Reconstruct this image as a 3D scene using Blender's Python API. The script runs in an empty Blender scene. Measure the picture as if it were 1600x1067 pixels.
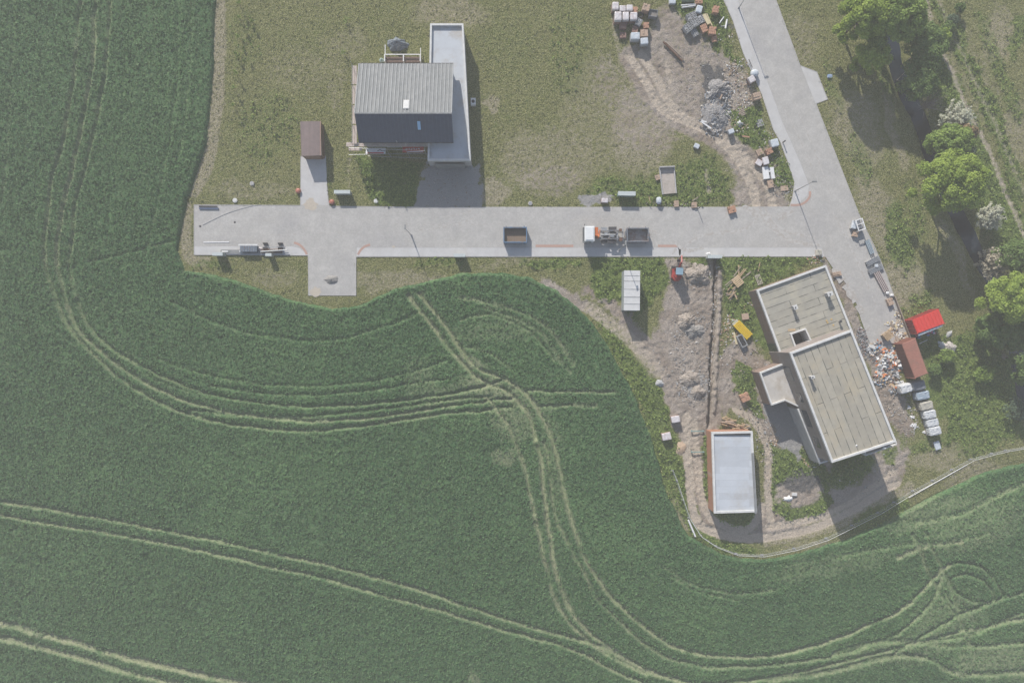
import bpy, bmesh, math, random
import numpy as np
from mathutils import Vector, Matrix
R = math.radians
random.seed(7)
H = 105.0                      # flying height of the camera above the ground, metres
# ------------------------------------------------------------------ camera, sky, sun, exposure
scene = bpy.context.scene
col = scene.collection
cam_d = bpy.data.cameras.new('camera')
cam = bpy.data.objects.new('camera', cam_d)
col.objects.link(cam)
cam.location = (0, 0, H)
cam.rotation_euler = (0, 0, 0)
cam_d.sensor_width = 36
cam_d.lens = 36 * H / 160.0
cam_d.clip_end = 6000
cam_d.clip_start = 0.5
scene.camera = cam
SUN_EL = 28.0
SH = (0.352, -0.936)           # direction in which shadows fall on the ground
sun_d = bpy.data.lights.new('sun', 'SUN')
sun_d.energy = 5.0
sun_d.angle = R(0.6)
sun_d.color = (1.0, 0.95, 0.88)
sun = bpy.data.objects.new('sun', sun_d)
col.objects.link(sun)
_d = Vector((SH[0] * math.cos(R(SUN_EL)), SH[1] * math.cos(R(SUN_EL)), -math.sin(R(SUN_EL))))
sun.rotation_euler = _d.to_track_quat('-Z', 'Y').to_euler()
sun.location = (-60, 160, 90)
world = bpy.data.worlds.new('World')
scene.world = world
world.use_nodes = True
wn = world.node_tree
bg = wn.nodes['Background']
sky = wn.nodes.new('ShaderNodeTexSky')
sky.sky_type = 'NISHITA'
sky.sun_disc = False
sky.sun_elevation = R(SUN_EL)
sky.sun_rotation = math.atan2(-SH[0], -SH[1])
wn.links.new(sky.outputs[0], bg.inputs[0])
bg.inputs[1].default_value = 0.11
scene.view_settings.view_transform = 'Standard'
scene.view_settings.look = 'None'
scene.view_settings.gamma = 1
scene.view_settings.exposure = 0.5
ADDED_HAZE = 0.00105  # density of the added veil that gives the washed-out look

# ------------------------------------------------------------------ helpers
def G(px, py, h=0.0):
    """world x, y of the point of height h metres that the photograph shows at px, py"""
    k = (1 - h / H) / 10.0
    return ((px - 800) * k, (533.5 - py) * k)

def tagp(o, label=None, cat=None, group=None, kind=None):
    if label: o['label'] = label
    if cat: o['category'] = cat
    if group: o['group'] = group
    if kind: o['kind'] = kind
    return o

def thing(name, label, cat, loc=(0, 0, 0), rot=0.0, group=None):
    o = bpy.data.objects.new(name, None)
    o.empty_display_size = 0.3
    col.objects.link(o)
    o.location = loc if len(loc) == 3 else (loc[0], loc[1], 0)
    o.rotation_euler = (0, 0, rot)
    return tagp(o, label, cat, group)

def copy_tree(o, parent=None):
    c = o.copy()
    col.objects.link(c)
    c.parent = parent
    for ch in [x for x in bpy.data.objects if x.parent == o]:
        copy_tree(ch, c)
    return c

class MB:
    def __init__(s):
        s.v = []; s.f = []; s.m = []; s.mi = 0
    def add(s, vs, fs):
        b = len(s.v)
        s.v.extend(vs)
        s.f.extend([tuple(b + i for i in f) for f in fs])
        s.m.extend([s.mi] * len(fs))
        return s
    def box(s, c, d, rz=0.0, ry=0.0, rx=0.0, top=1.0):
        hx, hy, hz = d[0] / 2, d[1] / 2, d[2] / 2
        vs = []
        M = Matrix.Rotation(rz, 3, 'Z') @ Matrix.Rotation(ry, 3, 'Y') @ Matrix.Rotation(rx, 3, 'X')
        for z in (-1, 1):
            t = top if z > 0 else 1.0
            for x, y in ((-1, -1), (1, -1), (1, 1), (-1, 1)):
                p = M @ Vector((x * hx * t, y * hy * t, z * hz))
                vs.append((c[0] + p.x, c[1] + p.y, c[2] + p.z))
        s.add(vs, [(3, 2, 1, 0), (4, 5, 6, 7), (0, 1, 5, 4), (1, 2, 6, 5), (2, 3, 7, 6), (3, 0, 4, 7)])
        return s
    def prism(s, poly, z0, z1):
        n = len(poly)
        a = sum(poly[i][0] * poly[(i + 1) % n][1] - poly[(i + 1) % n][0] * poly[i][1] for i in range(n))
        if a < 0: poly = poly[::-1]
        vs = [(p[0], p[1], z0) for p in poly] + [(p[0], p[1], z1) for p in poly]
        fs = [tuple(range(n, 2 * n)), tuple(range(n - 1, -1, -1))]
        for i in range(n):
            j = (i + 1) % n
            fs.append((i, j, n + j, n + i))
        return s.add(vs, fs)
    def walls(s, poly, z0, z1, th):
        """a ring of wall of thickness th just inside the polygon"""
        n = len(poly)
        a = sum(poly[i][0] * poly[(i + 1) % n][1] - poly[(i + 1) % n][0] * poly[i][1] for i in range(n))
        if a < 0: poly = poly[::-1]
        inn = inset(poly, th)
        vs = [(p[0], p[1], z0) for p in poly] + [(p[0], p[1], z1) for p in poly] + \
             [(p[0], p[1], z0) for p in inn] + [(p[0], p[1], z1) for p in inn]
        fs = []
        for i in range(n):
            j = (i + 1) % n
            fs += [(i, j, n + j, n + i), (n + i, n + j, 3 * n + j, 3 * n + i),
                   (3 * n + i, 3 * n + j, 2 * n + j, 2 * n + i), (2 * n + i, 2 * n + j, j, i)]
        return s.add(vs, fs)
    def tube(s, p0, p1, r0, r1=None, n=8):
        if r1 is None: r1 = r0
        a = Vector(p0); b = Vector(p1); d = (b - a)
        if d.length < 1e-6: return s
        q = d.to_track_quat('Z', 'Y')
        vs = []
        for c, r in ((a, r0), (b, r1)):
            for i in range(n):
                t = 2 * math.pi * i / n
                p = c + q @ Vector((r * math.cos(t), r * math.sin(t), 0))
                vs.append(tuple(p))
        fs = [(i, (i + 1) % n, n + (i + 1) % n, n + i) for i in range(n)]
        fs += [tuple(range(n - 1, -1, -1)), tuple(range(n, 2 * n))]
        return s.add(vs, fs)
    def disc(s, c, r, h, n=20, r2=None):
        return s.tube(c, (c[0], c[1], c[2] + h), r, r if r2 is None else r2, n)
    def dome(s, c, rx, ry, rz, n=14, m=6):
        vs = []; fs = []
        for j in range(m + 1):
            ph = math.pi / 2 * j / m
            for i in range(n):
                t = 2 * math.pi * i / n
                vs.append((c[0] + rx * math.cos(ph) * math.cos(t), c[1] + ry * math.cos(ph) * math.sin(t), c[2] + rz * math.sin(ph)))
        for j in range(m):
            for i in range(n):
                fs.append((j * n + i, j * n + (i + 1) % n, (j + 1) * n + (i + 1) % n, (j + 1) * n + i))
        return s.add(vs, fs)
    def build(s, name, mats, parent=None, smooth=False, rot=None, loc=None):
        me = bpy.data.meshes.new(name)
        me.from_pydata(s.v, [], s.f)
        if not isinstance(mats, (list, tuple)): mats = [mats]
        for m in mats: me.materials.append(m)
        if len(mats) > 1: me.polygons.foreach_set('material_index', s.m)
        if smooth: me.polygons.foreach_set('use_smooth', [True] * len(s.f))
        me.update()
        o = bpy.data.objects.new(name, me)
        col.objects.link(o)
        if parent: o.parent = parent
        if loc: o.location = loc
        if rot is not None: o.rotation_euler = (0, 0, rot)
        return o

def inset(poly, d):
    n = len(poly); out = []
    for i in range(n):
        p0 = Vector(poly[i - 1][:2]); p1 = Vector(poly[i][:2]); p2 = Vector(poly[(i + 1) % n][:2])
        e1 = (p1 - p0).normalized(); e2 = (p2 - p1).normalized()
        n1 = Vector((-e1.y, e1.x)); n2 = Vector((-e2.y, e2.x))
        b = (n1 + n2)
        k = d / max(0.25, (1 + n1.dot(n2)))
        out.append((p1.x + b.x * k, p1.y + b.y * k))
    return out

def hash2(ix, iy, seed):
    n = (ix.astype(np.int64) * 374761393 + iy.astype(np.int64) * 668265263 + seed * 974634777) & 0xFFFFFFFF
    n = ((n ^ (n >> 13)) * 1274126177) & 0xFFFFFFFF
    n = (n ^ (n >> 16)) & 0xFFFFFF
    return n / float(0xFFFFFF)

def vn(x, y, sc, seed=0):
    x = x / sc; y = y / sc
    ix = np.floor(x); iy = np.floor(y)
    fx = x - ix; fy = y - iy
    fx = fx * fx * (3 - 2 * fx); fy = fy * fy * (3 - 2 * fy)
    a = hash2(ix, iy, seed); b = hash2(ix + 1, iy, seed)
    c = hash2(ix, iy + 1, seed); d = hash2(ix + 1, iy + 1, seed)
    return (a * (1 - fx) + b * fx) * (1 - fy) + (c * (1 - fx) + d * fx) * fy

def fbm(x, y, sc, seed=0, o=3):
    t = 0; a = 0.5; s = 0
    for i in range(o):
        t = t + a * vn(x, y, sc / 2 ** i, seed + i * 17); s += a; a *= 0.55
    return t / s

def sstep(a, b, x):
    t = np.clip((x - a) / (b - a), 0, 1)
    return t * t * (3 - 2 * t)

def crom(pts, step=6):
    out = []
    n = len(pts)
    for i in range(n - 1):
        p0 = pts[max(i - 1, 0)]; p1 = pts[i]; p2 = pts[i + 1]; p3 = pts[min(i + 2, n - 1)]
        k = max(2, int(math.dist(p1, p2) / step))
        for j in range(k):
            t = j / k
            out.append(tuple(0.5 * ((2 * p1[q]) + (-p0[q] + p2[q]) * t + (2 * p0[q] - 5 * p1[q] + 4 * p2[q] - p3[q]) * t * t + (-p0[q] + 3 * p1[q] - 3 * p2[q] + p3[q]) * t ** 3) for q in (0, 1)))
    out.append(tuple(pts[-1]))
    return out

# ------------------------------------------------------------------ materials
MATS = {}
def mat(name, c1, c2=None, rough=0.85, scale=3.0, detail=4.0, bump=0.0, bscale=None, metal=0.0, lo=0.35, hi=0.65,
        coat=0.0, spec=0.3, brick=None, c3=None, s3=0.6, coords='pos', wave=None, alpha=None):
    if name in MATS: return MATS[name]
    m = bpy.data.materials.new(name); m.use_nodes = True
    nt = m.node_tree; N = nt.nodes; L = nt.links
    b = N['Principled BSDF']
    b.inputs['Roughness'].default_value = rough
    b.inputs['Metallic'].default_value = metal
    b.inputs['Specular IOR Level'].default_value = spec
    if coat: b.inputs['Coat Weight'].default_value = coat
    if coords == 'pos':
        vec = N.new('ShaderNodeNewGeometry').outputs['Position']
    else:
        vec = N.new('ShaderNodeTexCoord').outputs['Object']
    c2 = c2 or tuple(x * 0.75 for x in c1)
    nz = N.new('ShaderNodeTexNoise'); nz.inputs['Scale'].default_value = scale; nz.inputs['Detail'].default_value = detail
    nz.inputs['Roughness'].default_value = 0.65
    L.new(vec, nz.inputs['Vector'])
    mr = N.new('ShaderNodeMapRange'); mr.inputs[1].default_value = lo; mr.inputs[2].default_value = hi
    L.new(nz.outputs['Fac'], mr.inputs[0])
    mx = N.new('ShaderNodeMix'); mx.data_type = 'RGBA'
    mx.inputs['A'].default_value = (*c1, 1); mx.inputs['B'].default_value = (*c2, 1)
    L.new(mr.outputs[0], mx.inputs['Factor'])
    out = mx.outputs['Result']
    if c3:
        n3 = N.new('ShaderNodeTexNoise'); n3.inputs['Scale'].default_value = s3; n3.inputs['Detail'].default_value = 5
        n3.inputs['Roughness'].default_value = 0.7
        L.new(vec, n3.inputs['Vector'])
        m3 = N.new('ShaderNodeMapRange'); m3.inputs[1].default_value = 0.5; m3.inputs[2].default_value = 0.68
        L.new(n3.outputs['Fac'], m3.inputs[0])
        x3 = N.new('ShaderNodeMix'); x3.data_type = 'RGBA'
        L.new(m3.outputs[0], x3.inputs['Factor']); L.new(out, x3.inputs['A']); x3.inputs['B'].default_value = (*c3, 1)
        out = x3.outputs['Result']
    hgt = nz.outputs['Fac']
    if brick:   # (width, height, mortar, mortar colour, rotation)
        bt = N.new('ShaderNodeTexBrick')
        mp = N.new('ShaderNodeMapping'); mp.inputs['Rotation'].default_value = brick[4] if len(brick) > 4 else (0, 0, 0)
        L.new(vec, mp.inputs['Vector']); L.new(mp.outputs[0], bt.inputs['Vector'])
        bt.inputs['Scale'].default_value = 1.0
        bt.inputs['Brick Width'].default_value = brick[0]; bt.inputs['Row Height'].default_value = brick[1]
        bt.inputs['Mortar Size'].default_value = brick[2]; bt.inputs['Mortar Smooth'].default_value = 0.3
        bt.inputs['Bias'].default_value = 0.0
        bt.inputs['Color1'].default_value = (1, 1, 1, 1); bt.inputs['Color2'].default_value = (0.86, 0.86, 0.86, 1)
        mul = N.new('ShaderNodeMix'); mul.data_type = 'RGBA'; mul.blend_type = 'MULTIPLY'; mul.inputs['Factor'].default_value = 1
        bt.inputs['Mortar'].default_value = (1, 1, 1, 1)
        L.new(out, mul.inputs['A']); L.new(bt.outputs['Color'], mul.inputs['B'])
        # broken joints
        nj = N.new('ShaderNodeTexNoise'); nj.inputs['Scale'].default_value = brick[5] if len(brick) > 5 else 0.5; nj.inputs['Detail'].default_value = 3
        L.new(vec, nj.inputs['Vector'])
        jr = N.new('ShaderNodeMapRange'); jr.inputs[1].default_value = 0.40; jr.inputs[2].default_value = 0.56
        jr.inputs[3].default_value = 0.25; L.new(nj.outputs['Fac'], jr.inputs[0])
        mm = N.new('ShaderNodeMath'); mm.operation = 'MULTIPLY'
        L.new(bt.outputs['Fac'], mm.inputs[0]); L.new(jr.outputs[0], mm.inputs[1])
        xm = N.new('ShaderNodeMix'); xm.data_type = 'RGBA'
        L.new(mm.outputs[0], xm.inputs['Factor']); L.new(mul.outputs['Result'], xm.inputs['A'])
        xm.inputs['B'].default_value = (*brick[3], 1)
        out = xm.outputs['Result']
    L.new(out, b.inputs['Base Color'])
    if bump:
        bp = N.new('ShaderNodeBump'); bp.inputs['Strength'].default_value = 1.0; bp.inputs['Distance'].default_value = bump
        if bscale:
            nb = N.new('ShaderNodeTexNoise'); nb.inputs['Scale'].default_value = bscale; nb.inputs['Detail'].default_value = 3
            L.new(vec, nb.inputs['Vector']); hgt = nb.outputs['Fac']
        L.new(hgt, bp.inputs['Height']); L.new(bp.outputs[0], b.inputs['Normal'])
    MATS[name] = m
    return m
# ------------------------------------------------------------------ ground cover masks (in photo pixels at ground level = decimetres)
def axis(lo, hi, st, far):
    a = list(np.arange(lo, hi + 1e-6, st))
    d = st; x = hi
    right = []
    while x < far:
        d *= 1.35; x = min(x + d, far); right.append(x)
    d = st; x = lo; left = []
    while x > -far:
        d *= 1.35; x = max(x - d, -far); left.append(x)
    return np.array(left[::-1] + a + right)
GST = 0.2
ax = axis(-100, 100, GST, 1450)
ay = axis(-72, 72, GST, 1450)
NX, NY = len(ax), len(ay)
XX, YY = np.meshgrid(ax, ay)
PX = XX * 10 + 800; PY = 533.5 - YY * 10
# a warped copy of the coordinates gives every drawn edge a natural ragged outline
WX = PX + (fbm(PX, PY, 40, 1) - 0.5) * 26 + (vn(PX, PY, 7, 5) - 0.5) * 9
WY = PY + (fbm(PX, PY, 40, 2) - 0.5) * 26 + (vn(PX, PY, 7, 6) - 0.5) * 9
TX = PX + (fbm(PX, PY, 30, 11) - 0.5) * 5 + (vn(PX, PY, 5, 15) - 0.5) * 1.2
TY = PY + (fbm(PX, PY, 30, 12) - 0.5) * 5 + (vn(PX, PY, 5, 16) - 0.5) * 1.2

def window(x0, x1, y0, y1):
    c = np.where((ax * 10 + 800 >= x0) & (ax * 10 + 800 <= x1))[0]
    r = np.where((533.5 - ay * 10 >= y0) & (533.5 - ay * 10 <= y1))[0]
    if len(c) == 0 or len(r) == 0: return None
    return slice(r[0], r[-1] + 1), slice(c[0], c[-1] + 1)

def segdist(x, y, a, b):
    dx, dy = b[0] - a[0], b[1] - a[1]
    L2 = dx * dx + dy * dy + 1e-9
    t = np.clip(((x - a[0]) * dx + (y - a[1]) * dy) / L2, 0, 1)
    return np.hypot(x - a[0] - t * dx, y - a[1] - t * dy)

def stroke(M, pts, w, feather=3, val=1.0, smooth=True, X=None, Y=None):
    X = TX if X is None else X; Y = TY if Y is None else Y
    if smooth: pts = crom(pts, 12)
    m = w + feather + 6
    for a, b in zip(pts[:-1], pts[1:]):
        win = window(min(a[0], b[0]) - m, max(a[0], b[0]) + m, min(a[1], b[1]) - m, max(a[1], b[1]) + m)
        if win is None: continue
        d = segdist(X[win], Y[win], a, b)
        M[win] = np.maximum(M[win], val * (1 - sstep(w, w + feather, d)))

def polysd(X, Y, pts):
    n = len(pts)
    ins = np.zeros(X.shape, bool); dist = np.full(X.shape, 1e9)
    for i in range(n):
        a = pts[i]; b = pts[(i + 1) % n]
        dist = np.minimum(dist, segdist(X, Y, a, b))
        if a[1] != b[1]:
            c = ((a[1] > Y) != (b[1] > Y)) & (X < (b[0] - a[0]) * (Y - a[1]) / (b[1] - a[1]) + a[0])
            ins ^= c
    return np.where(ins, -dist, dist)

def area(M, pts, feather=14, val=1.0, X=None, Y=None):
    X = WX if X is None else X; Y = WY if Y is None else Y
    xs = [p[0] for p in pts]; ys = [p[1] for p in pts]; m = feather + 20
    win = window(min(xs) - m, max(xs) + m, min(ys) - m, max(ys) + m)
    if win is None: return
    sd = polysd(X[win], Y[win], pts)
    M[win] = np.maximum(M[win], val * (1 - sstep(-feather / 2, feather / 2, sd)))

def blob(M, px, py, rx, ry, val=1.0, rot=0, X=None, Y=None):
    X = WX if X is None else X; Y = WY if Y is None else Y
    r = max(rx, ry) * 1.5 + 20
    win = window(px - r, px + r, py - r, py + r)
    if win is None: return
    c, s = math.cos(R(rot)), math.sin(R(rot))
    dx = X[win] - px; dy = Y[win] - py
    u = (dx * c + dy * s) / rx; v = (-dx * s + dy * c) / ry
    M[win] = np.maximum(M[win], val * (1 - sstep(0.6, 1.25, np.hypot(u, v))))

Z = lambda: np.zeros(PX.shape)
lush, soil, dry, gravel, path, dark = Z(), Z(), Z(), Z(), Z(), Z()

CROP = [(337, -40), (332, 110), (321, 225), (303, 285), (290, 318), (282, 350), (279, 395), (288, 424), (330, 430), (372, 440), (420, 458),
        (470, 475), (520, 484), (560, 478), (600, 460), (640, 446), (690, 434), (720, 429), (780, 428), (830, 436), (870, 455), (905, 486),
        (925, 505), (960, 560), (990, 620), (1020, 695), (1035, 755), (1055, 800), (1075, 838), (1125, 866), (1180, 875), (1250, 866), (1320, 843),
        (1400, 806), (1460, 775), (1540, 738), (1600, 722), (1700, 716), (1900, 700), (9000, 700), (9000, -9000 + 18000), (-9000, 9000), (-9000, -9000), (337, -9000)]
sdc = polysd(PX + (fbm(PX, PY, 25, 31) - 0.5) * 7, PY + (fbm(PX, PY, 25, 32) - 0.5) * 7, CROP)
crop = 1 - sstep(-3, 3, sdc)

# bare and worn soil of the building site
area(soil, [(1042, 402), (1074, 402), (1082, 440), (1108, 405), (1120, 405), (1122, 560), (1130, 640), (1105, 700), (1098, 770), (1112, 820), (1150, 840), (1200, 838),
            (1290, 812), (1400, 765), (1425, 700), (1400, 690), (1300, 720), (1250, 705), (1185, 800), (1120, 845), (1085, 815), (1068, 700), (1040, 640), (1030, 590),
            (1005, 565), (985, 520), (940, 480), (905, 455), (915, 440), (960, 470), (1020, 530), (1038, 470)], 16, 0.95)
area(soil, [(1120, 560), (1150, 530), (1180, 545), (1215, 570), (1190, 600), (1205, 640), (1225, 700), (1190, 690), (1170, 640), (1130, 650), (1115, 600)], 16, 0.9)
area(soil, [(1290, 400), (1345, 495), (1365, 545), (1410, 600), (1430, 660), (1420, 700), (1400, 690), (1340, 540), (1285, 420)], 12, 0.9)
area(soil, [(990, 95), (1000, 60), (1012, 30), (1035, 5), (1065, 15), (1060, 30), (1110, 60), (1160, 90), (1180, 150), (1200, 200), (1215, 260), (1232, 305), (1215, 322), (1160, 322), (1150, 290), (1120, 230), (1070, 190), (1020, 150), (985, 130)], 34, 0.80)
blob(soil, 1010, 185, 60, 60, .52, 20); blob(soil, 960, 140, 30, 70, .40, -15); blob(soil, 860, 285, 60, 30, .42, 0)
area(soil, [(1150, 300), (1220, 300), (1232, 326), (1140, 326)], 12, 0.9)
area(soil, [(660, 255), (752, 252), (755, 326), (650, 326)], 10, 0.5)
area(gravel, [(665, 253), (748, 253), (752, 326), (645, 326), (655, 290)], 8, 0.95)
blob(gravel, 930, 314, 28, 9, 0.9)
area(gravel, [(1190, 560), (1245, 640), (1262, 700), (1222, 702), (1200, 640)], 8, 1.0)
area(gravel, [(1255, 700), (1245, 730), (1230, 700), (1250, 690)], 8, .8)
blob(soil, 880, 462, 50, 16, 0.9, 38)
blob(soil, 1560, 560, 26, 12, .8); blob(soil, 1575, 600, 14, 34, .8)
blob(soil, 1340, 745, 70, 18, .75, -35)
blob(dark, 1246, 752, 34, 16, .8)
blob(gravel, 1360, 535, 16, 32, .9, -20)
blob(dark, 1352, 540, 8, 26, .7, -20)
blob(dark, 1105, 122, 10, 20, 1.0, -15); blob(dark, 1122, 115, 12, 16, .8); blob(dark, 1110, 175, 16, 34, .7, 10)
blob(gravel, 1120, 190, 18, 24, .8); blob(dark, 1087, 612, 14, 10, .7); blob(dark, 1143, 40, 10, 8, .5)
blob(gravel, 1085, 600, 28, 22, .7)
blob(dry, 1200, 660, 24, 60, .9, -20); blob(dry, 1215, 790, 60, 34, .5)
blob(path, 1063, 700, 9, 12, 1.0)
# dry, straw coloured grass
for a in [(1000, 200, 60, 80, .7, 0), (1040, 160, 50, 50, .6, 0), (930, 180, 60, 110, .45, 0), (860, 250, 90, 60, .55, 0), (700, 20, 70, 30, .6, 0), (770, 300, 30, 24, .9, 0),
          (400, 300, 80, 20, .45, 0), (620, 440, 90, 20, .6, 0), (430, 430, 50, 18, .45, 0), (820, 412, 80, 10, .5, 0), (1340, 200, 40, 70, .65, -20), (1370, 330, 30, 80, .7, -20),
          (1410, 440, 36, 50, .8, -20), (1250, 60, 30, 50, .45, -15), (770, 165, 14, 16, .8, 0), (1395, 190, 12, 90, .7, -17), (1495, 400, 10, 90, .6, -20),
          (1520, 120, 36, 100, .4, -25), (1560, 60, 30, 50, .65, 0), (1590, 200, 26, 60, .6, 0), (1520, 740, 60, 16, .6, -20), (1470, 715, 60, 20, .6, -10), (1360, 720, 60, 30, .6, 0),
          (540, 70, 40, 30, .4, 0), (520, 130, 18, 50, .4, 0), (470, 110, 60, 40, .35, 0), (960, 440, 40, 14, .4, 0), (985, 570, 40, 10, .5, 40)]:
    blob(dry, a[0], a[1], a[2], a[3], a[4], a[5])
stroke(dry, [(343, -40), (342, 110), (334, 200), (322, 260), (303, 300)], 6, 8, 1.0)
stroke(dry, [(292, 325), (293, 400), (320, 408)], 5, 8, .8)
stroke(dry, [(960, 490), (1000, 560), (1030, 640), (1045, 720), (1055, 780), (1075, 825)], 3, 6, .8)
stroke(dry, [(1200, 845), (1300, 822), (1400, 775), (1420, 760)], 5, 8, .9)
stroke(dry, [(1230, 850), (1330, 850), (1440, 805), (1520, 765)], 5, 10, .5)
# lush weeds
for p in [[(918, 402), (1042, 402), (1045, 440), (1020, 470), (990, 500), (970, 470), (930, 470), (918, 440)],
          [(925, 500), (960, 515), (1000, 570), (1035, 600), (1050, 660), (1065, 740), (1070, 820), (1040, 760), (1015, 680), (985, 610), (950, 550)],
          [(1078, 402), (1110, 402), (1104, 440), (1085, 430)], [(1125, 402), (1290, 402), (1185, 450), (1215, 540), (1190, 545), (1150, 520), (1125, 470)],
          [(1148, 575), (1178, 580), (1182, 620), (1195, 660), (1175, 640), (1150, 610)],
          [(1198, 700), (1240, 705), (1275, 720), (1295, 780), (1280, 810), (1230, 812), (1205, 790)],
          [(1110, 690), (1090, 690), (1098, 770), (1120, 800), (1185, 830), (1180, 805), (1120, 800)], [(1060, 740), (1075, 700), (1082, 800), (1110, 840), (1190, 860), (1130, 866), (1080, 838)],
          [(1440, 540), (1500, 520), (1560, 540), (1600, 590), (1600, 690), (1520, 700), (1475, 690), (1450, 600)],
          [(1400, 478), (1425, 500), (1412, 510)], [(1430, 525), (1480, 520), (1470, 560), (1450, 570)],
          [(1140, 60), (1160, 90), (1168, 105), (1140, 95), (1130, 60)], [(1130, 170), (1185, 160), (1205, 210), (1200, 250), (1150, 225)],
          [(1205, 230), (1228, 250), (1236, 300), (1215, 300)], [(1040, -10), (1128, -10), (1140, 50), (1120, 80), (1110, 50), (1080, 55), (1050, 20)],
          [(560, 245), (660, 250), (650, 322), (580, 322)],           [(1455, 30), (1480, 90), (1530, 200), (1600, 350), (1620, 420), (1560, 400), (1500, 280), (1440, 120), (1420, 40)],
          [(1300, 700), (1390, 700), (1320, 730), (1290, 720)]]:
    area(lush, p, 18, 0.95)
area(lush, [(930, 275), (1020, 270), (1115, 240), (1160, 322), (905, 322)], 34, .66)
for p in [[(1190, 695), (1245, 700), (1285, 725), (1300, 785), (1280, 815), (1225, 818), (1200, 795)], [(1128, 808), (1185, 808), (1180, 828), (1140, 826)]]:
    area(lush, p, 12, 1.0)
for p in [[(1112, 676), (1099, 680), (1101, 740), (1107, 775), (1118, 804)], [(1118, 800), (1184, 800), (1182, 823), (1155, 829), (1130, 820)], [(1088, 720), (1092, 720), (1099, 775), (1094, 775)],
          [(1148, 560), (1176, 575), (1180, 612), (1196, 655), (1184, 655), (1160, 620), (1148, 590)], [(1050, 720), (1066, 720), (1076, 800), (1096, 835), (1140, 852), (1185, 856), (1180, 866), (1125, 862), (1080, 838), (1062, 790)]]:
    area(lush, p, 6, 1.0, X=TX, Y=TY)
soil *= 1 - .9 * sstep(.35, .8, lush)
blob(soil, 1245, 770, 40, 28, 1.1); blob(soil, 1345, 740, 60, 14, .8, -30); blob(lush, 1340, 715, 50, 10, .8, -15)
lush *= 1 - .95 * sstep(.5, .9, soil)
for a in [(1325, 738, 44, 22, 1, -18), (1375, 806, 55, 20, 1, -22), (1385, 712, 16, 14, .8, 0), (1150, 818, 34, 10, 1, 0), (1410, 690, 14, 12, .6, 0)]:
    blob(lush, *a[:6]); blob(gravel, 0, 0, 1, 1, 0)
    k_ = Z(); blob(k_, *a[:6]); soil *= 1 - .9 * k_
for a in [(1380, 120, 14, 50, .6, -15), (1345, 250, 16, 50, .5, -20), (1405, 370, 22, 60, .8, -15), (1440, 490, 30, 40, .6, -20), (1300, 130, 10, 50, .5, -20), (620, 270, 40, 30, .7, 0),
          (420, 200, 60, 70, .4, 0), (600, 30, 60, 40, .25, 0), (380, 60, 30, 60, .35, 0), (500, 290, 40, 20, .35, 0), (800, 80, 50, 80, .25, 0), (890, 80, 40, 90, .35, 0), (690, 410, 40, 8, .6, 0),
          (860, 412, 50, 9, .8, 0), (330, 415, 40, 8, .6, 0), (1020, 120, 20, 30, .4, 0), (1545, 60, 14, 60, .55, -25), (1575, 140, 16, 60, .6, -20), (1535, 160, 10, 90, .5, -28), (1590, 60, 14, 40, .7, 0), (1430, 330, 16, 60, .5, -15), (1460, 690, 50, 14, .6, -20), (1530, 690, 50, 30, .7, -20), (1500, 70, 12, 110, .75, -27), (1555, 190, 14, 110, .75, -24), (1590, 310, 12, 60, .7, -20)]:
    blob(lush, a[0], a[1], a[2], a[3], a[4], a[5])
# vehicle tracks
stroke(soil, [(985, 90), (1015, 140), (1045, 175), (1080, 196), (1130, 222), (1170, 268), (1195, 325)], 13, 12, .85)
for p, w, v in [([(985, 90), (1010, 130), (1035, 170), (1075, 190), (1120, 215), (1160, 260), (1178, 300), (1182, 330)], 4, 1.15),
                ([(1003, 85), (1030, 130), (1050, 165), (1090, 195), (1140, 225), (1180, 262), (1200, 290), (1208, 325)], 4, 1.1),
                ([(1040, 95), (1048, 130), (1046, 150)], 2, .6), ([(975, 20), (960, 30), (968, 80), (1000, 92)], 2, .4),
                ([(1072, 650), (1073, 700), (1082, 790), (1100, 825), (1140, 838), (1190, 840)], 4, 1.2),
                ([(1083, 660), (1088, 710), (1095, 770), (1112, 810), (1150, 828), (1178, 820), (1190, 790)], 3.5, 1.1),
                ([(1150, 640), (1180, 660), (1200, 700), (1200, 760), (1205, 820)], 3.5, .95), ([(1190, 840), (1260, 828), (1330, 800), (1400, 755)], 4, 1.0),
                ([(1200, 822), (1270, 812), (1340, 780), (1395, 735)], 3, .9),
                ([(1440, -30), (1455, 30), (1475, 85), (1510, 165), (1545, 235), (1575, 310), (1610, 390)], 1.6, .62), ([(1452, -30), (1488, 50), (1530, 140), (1562, 212), (1600, 300)], 1.5, .4),
                ([(920, 480), (960, 510), (1000, 545), (1030, 580)], 8, .6), ([(1110, 400), (1116, 480), (1118, 560), (1112, 650)], 3, .4),
                ([(545, 245), (545, 300)], 1.5, .25), ([(1103, 268), (1108, 300)], 1.5, .5)]:
    stroke(path, p, w, 5, v)

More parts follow.
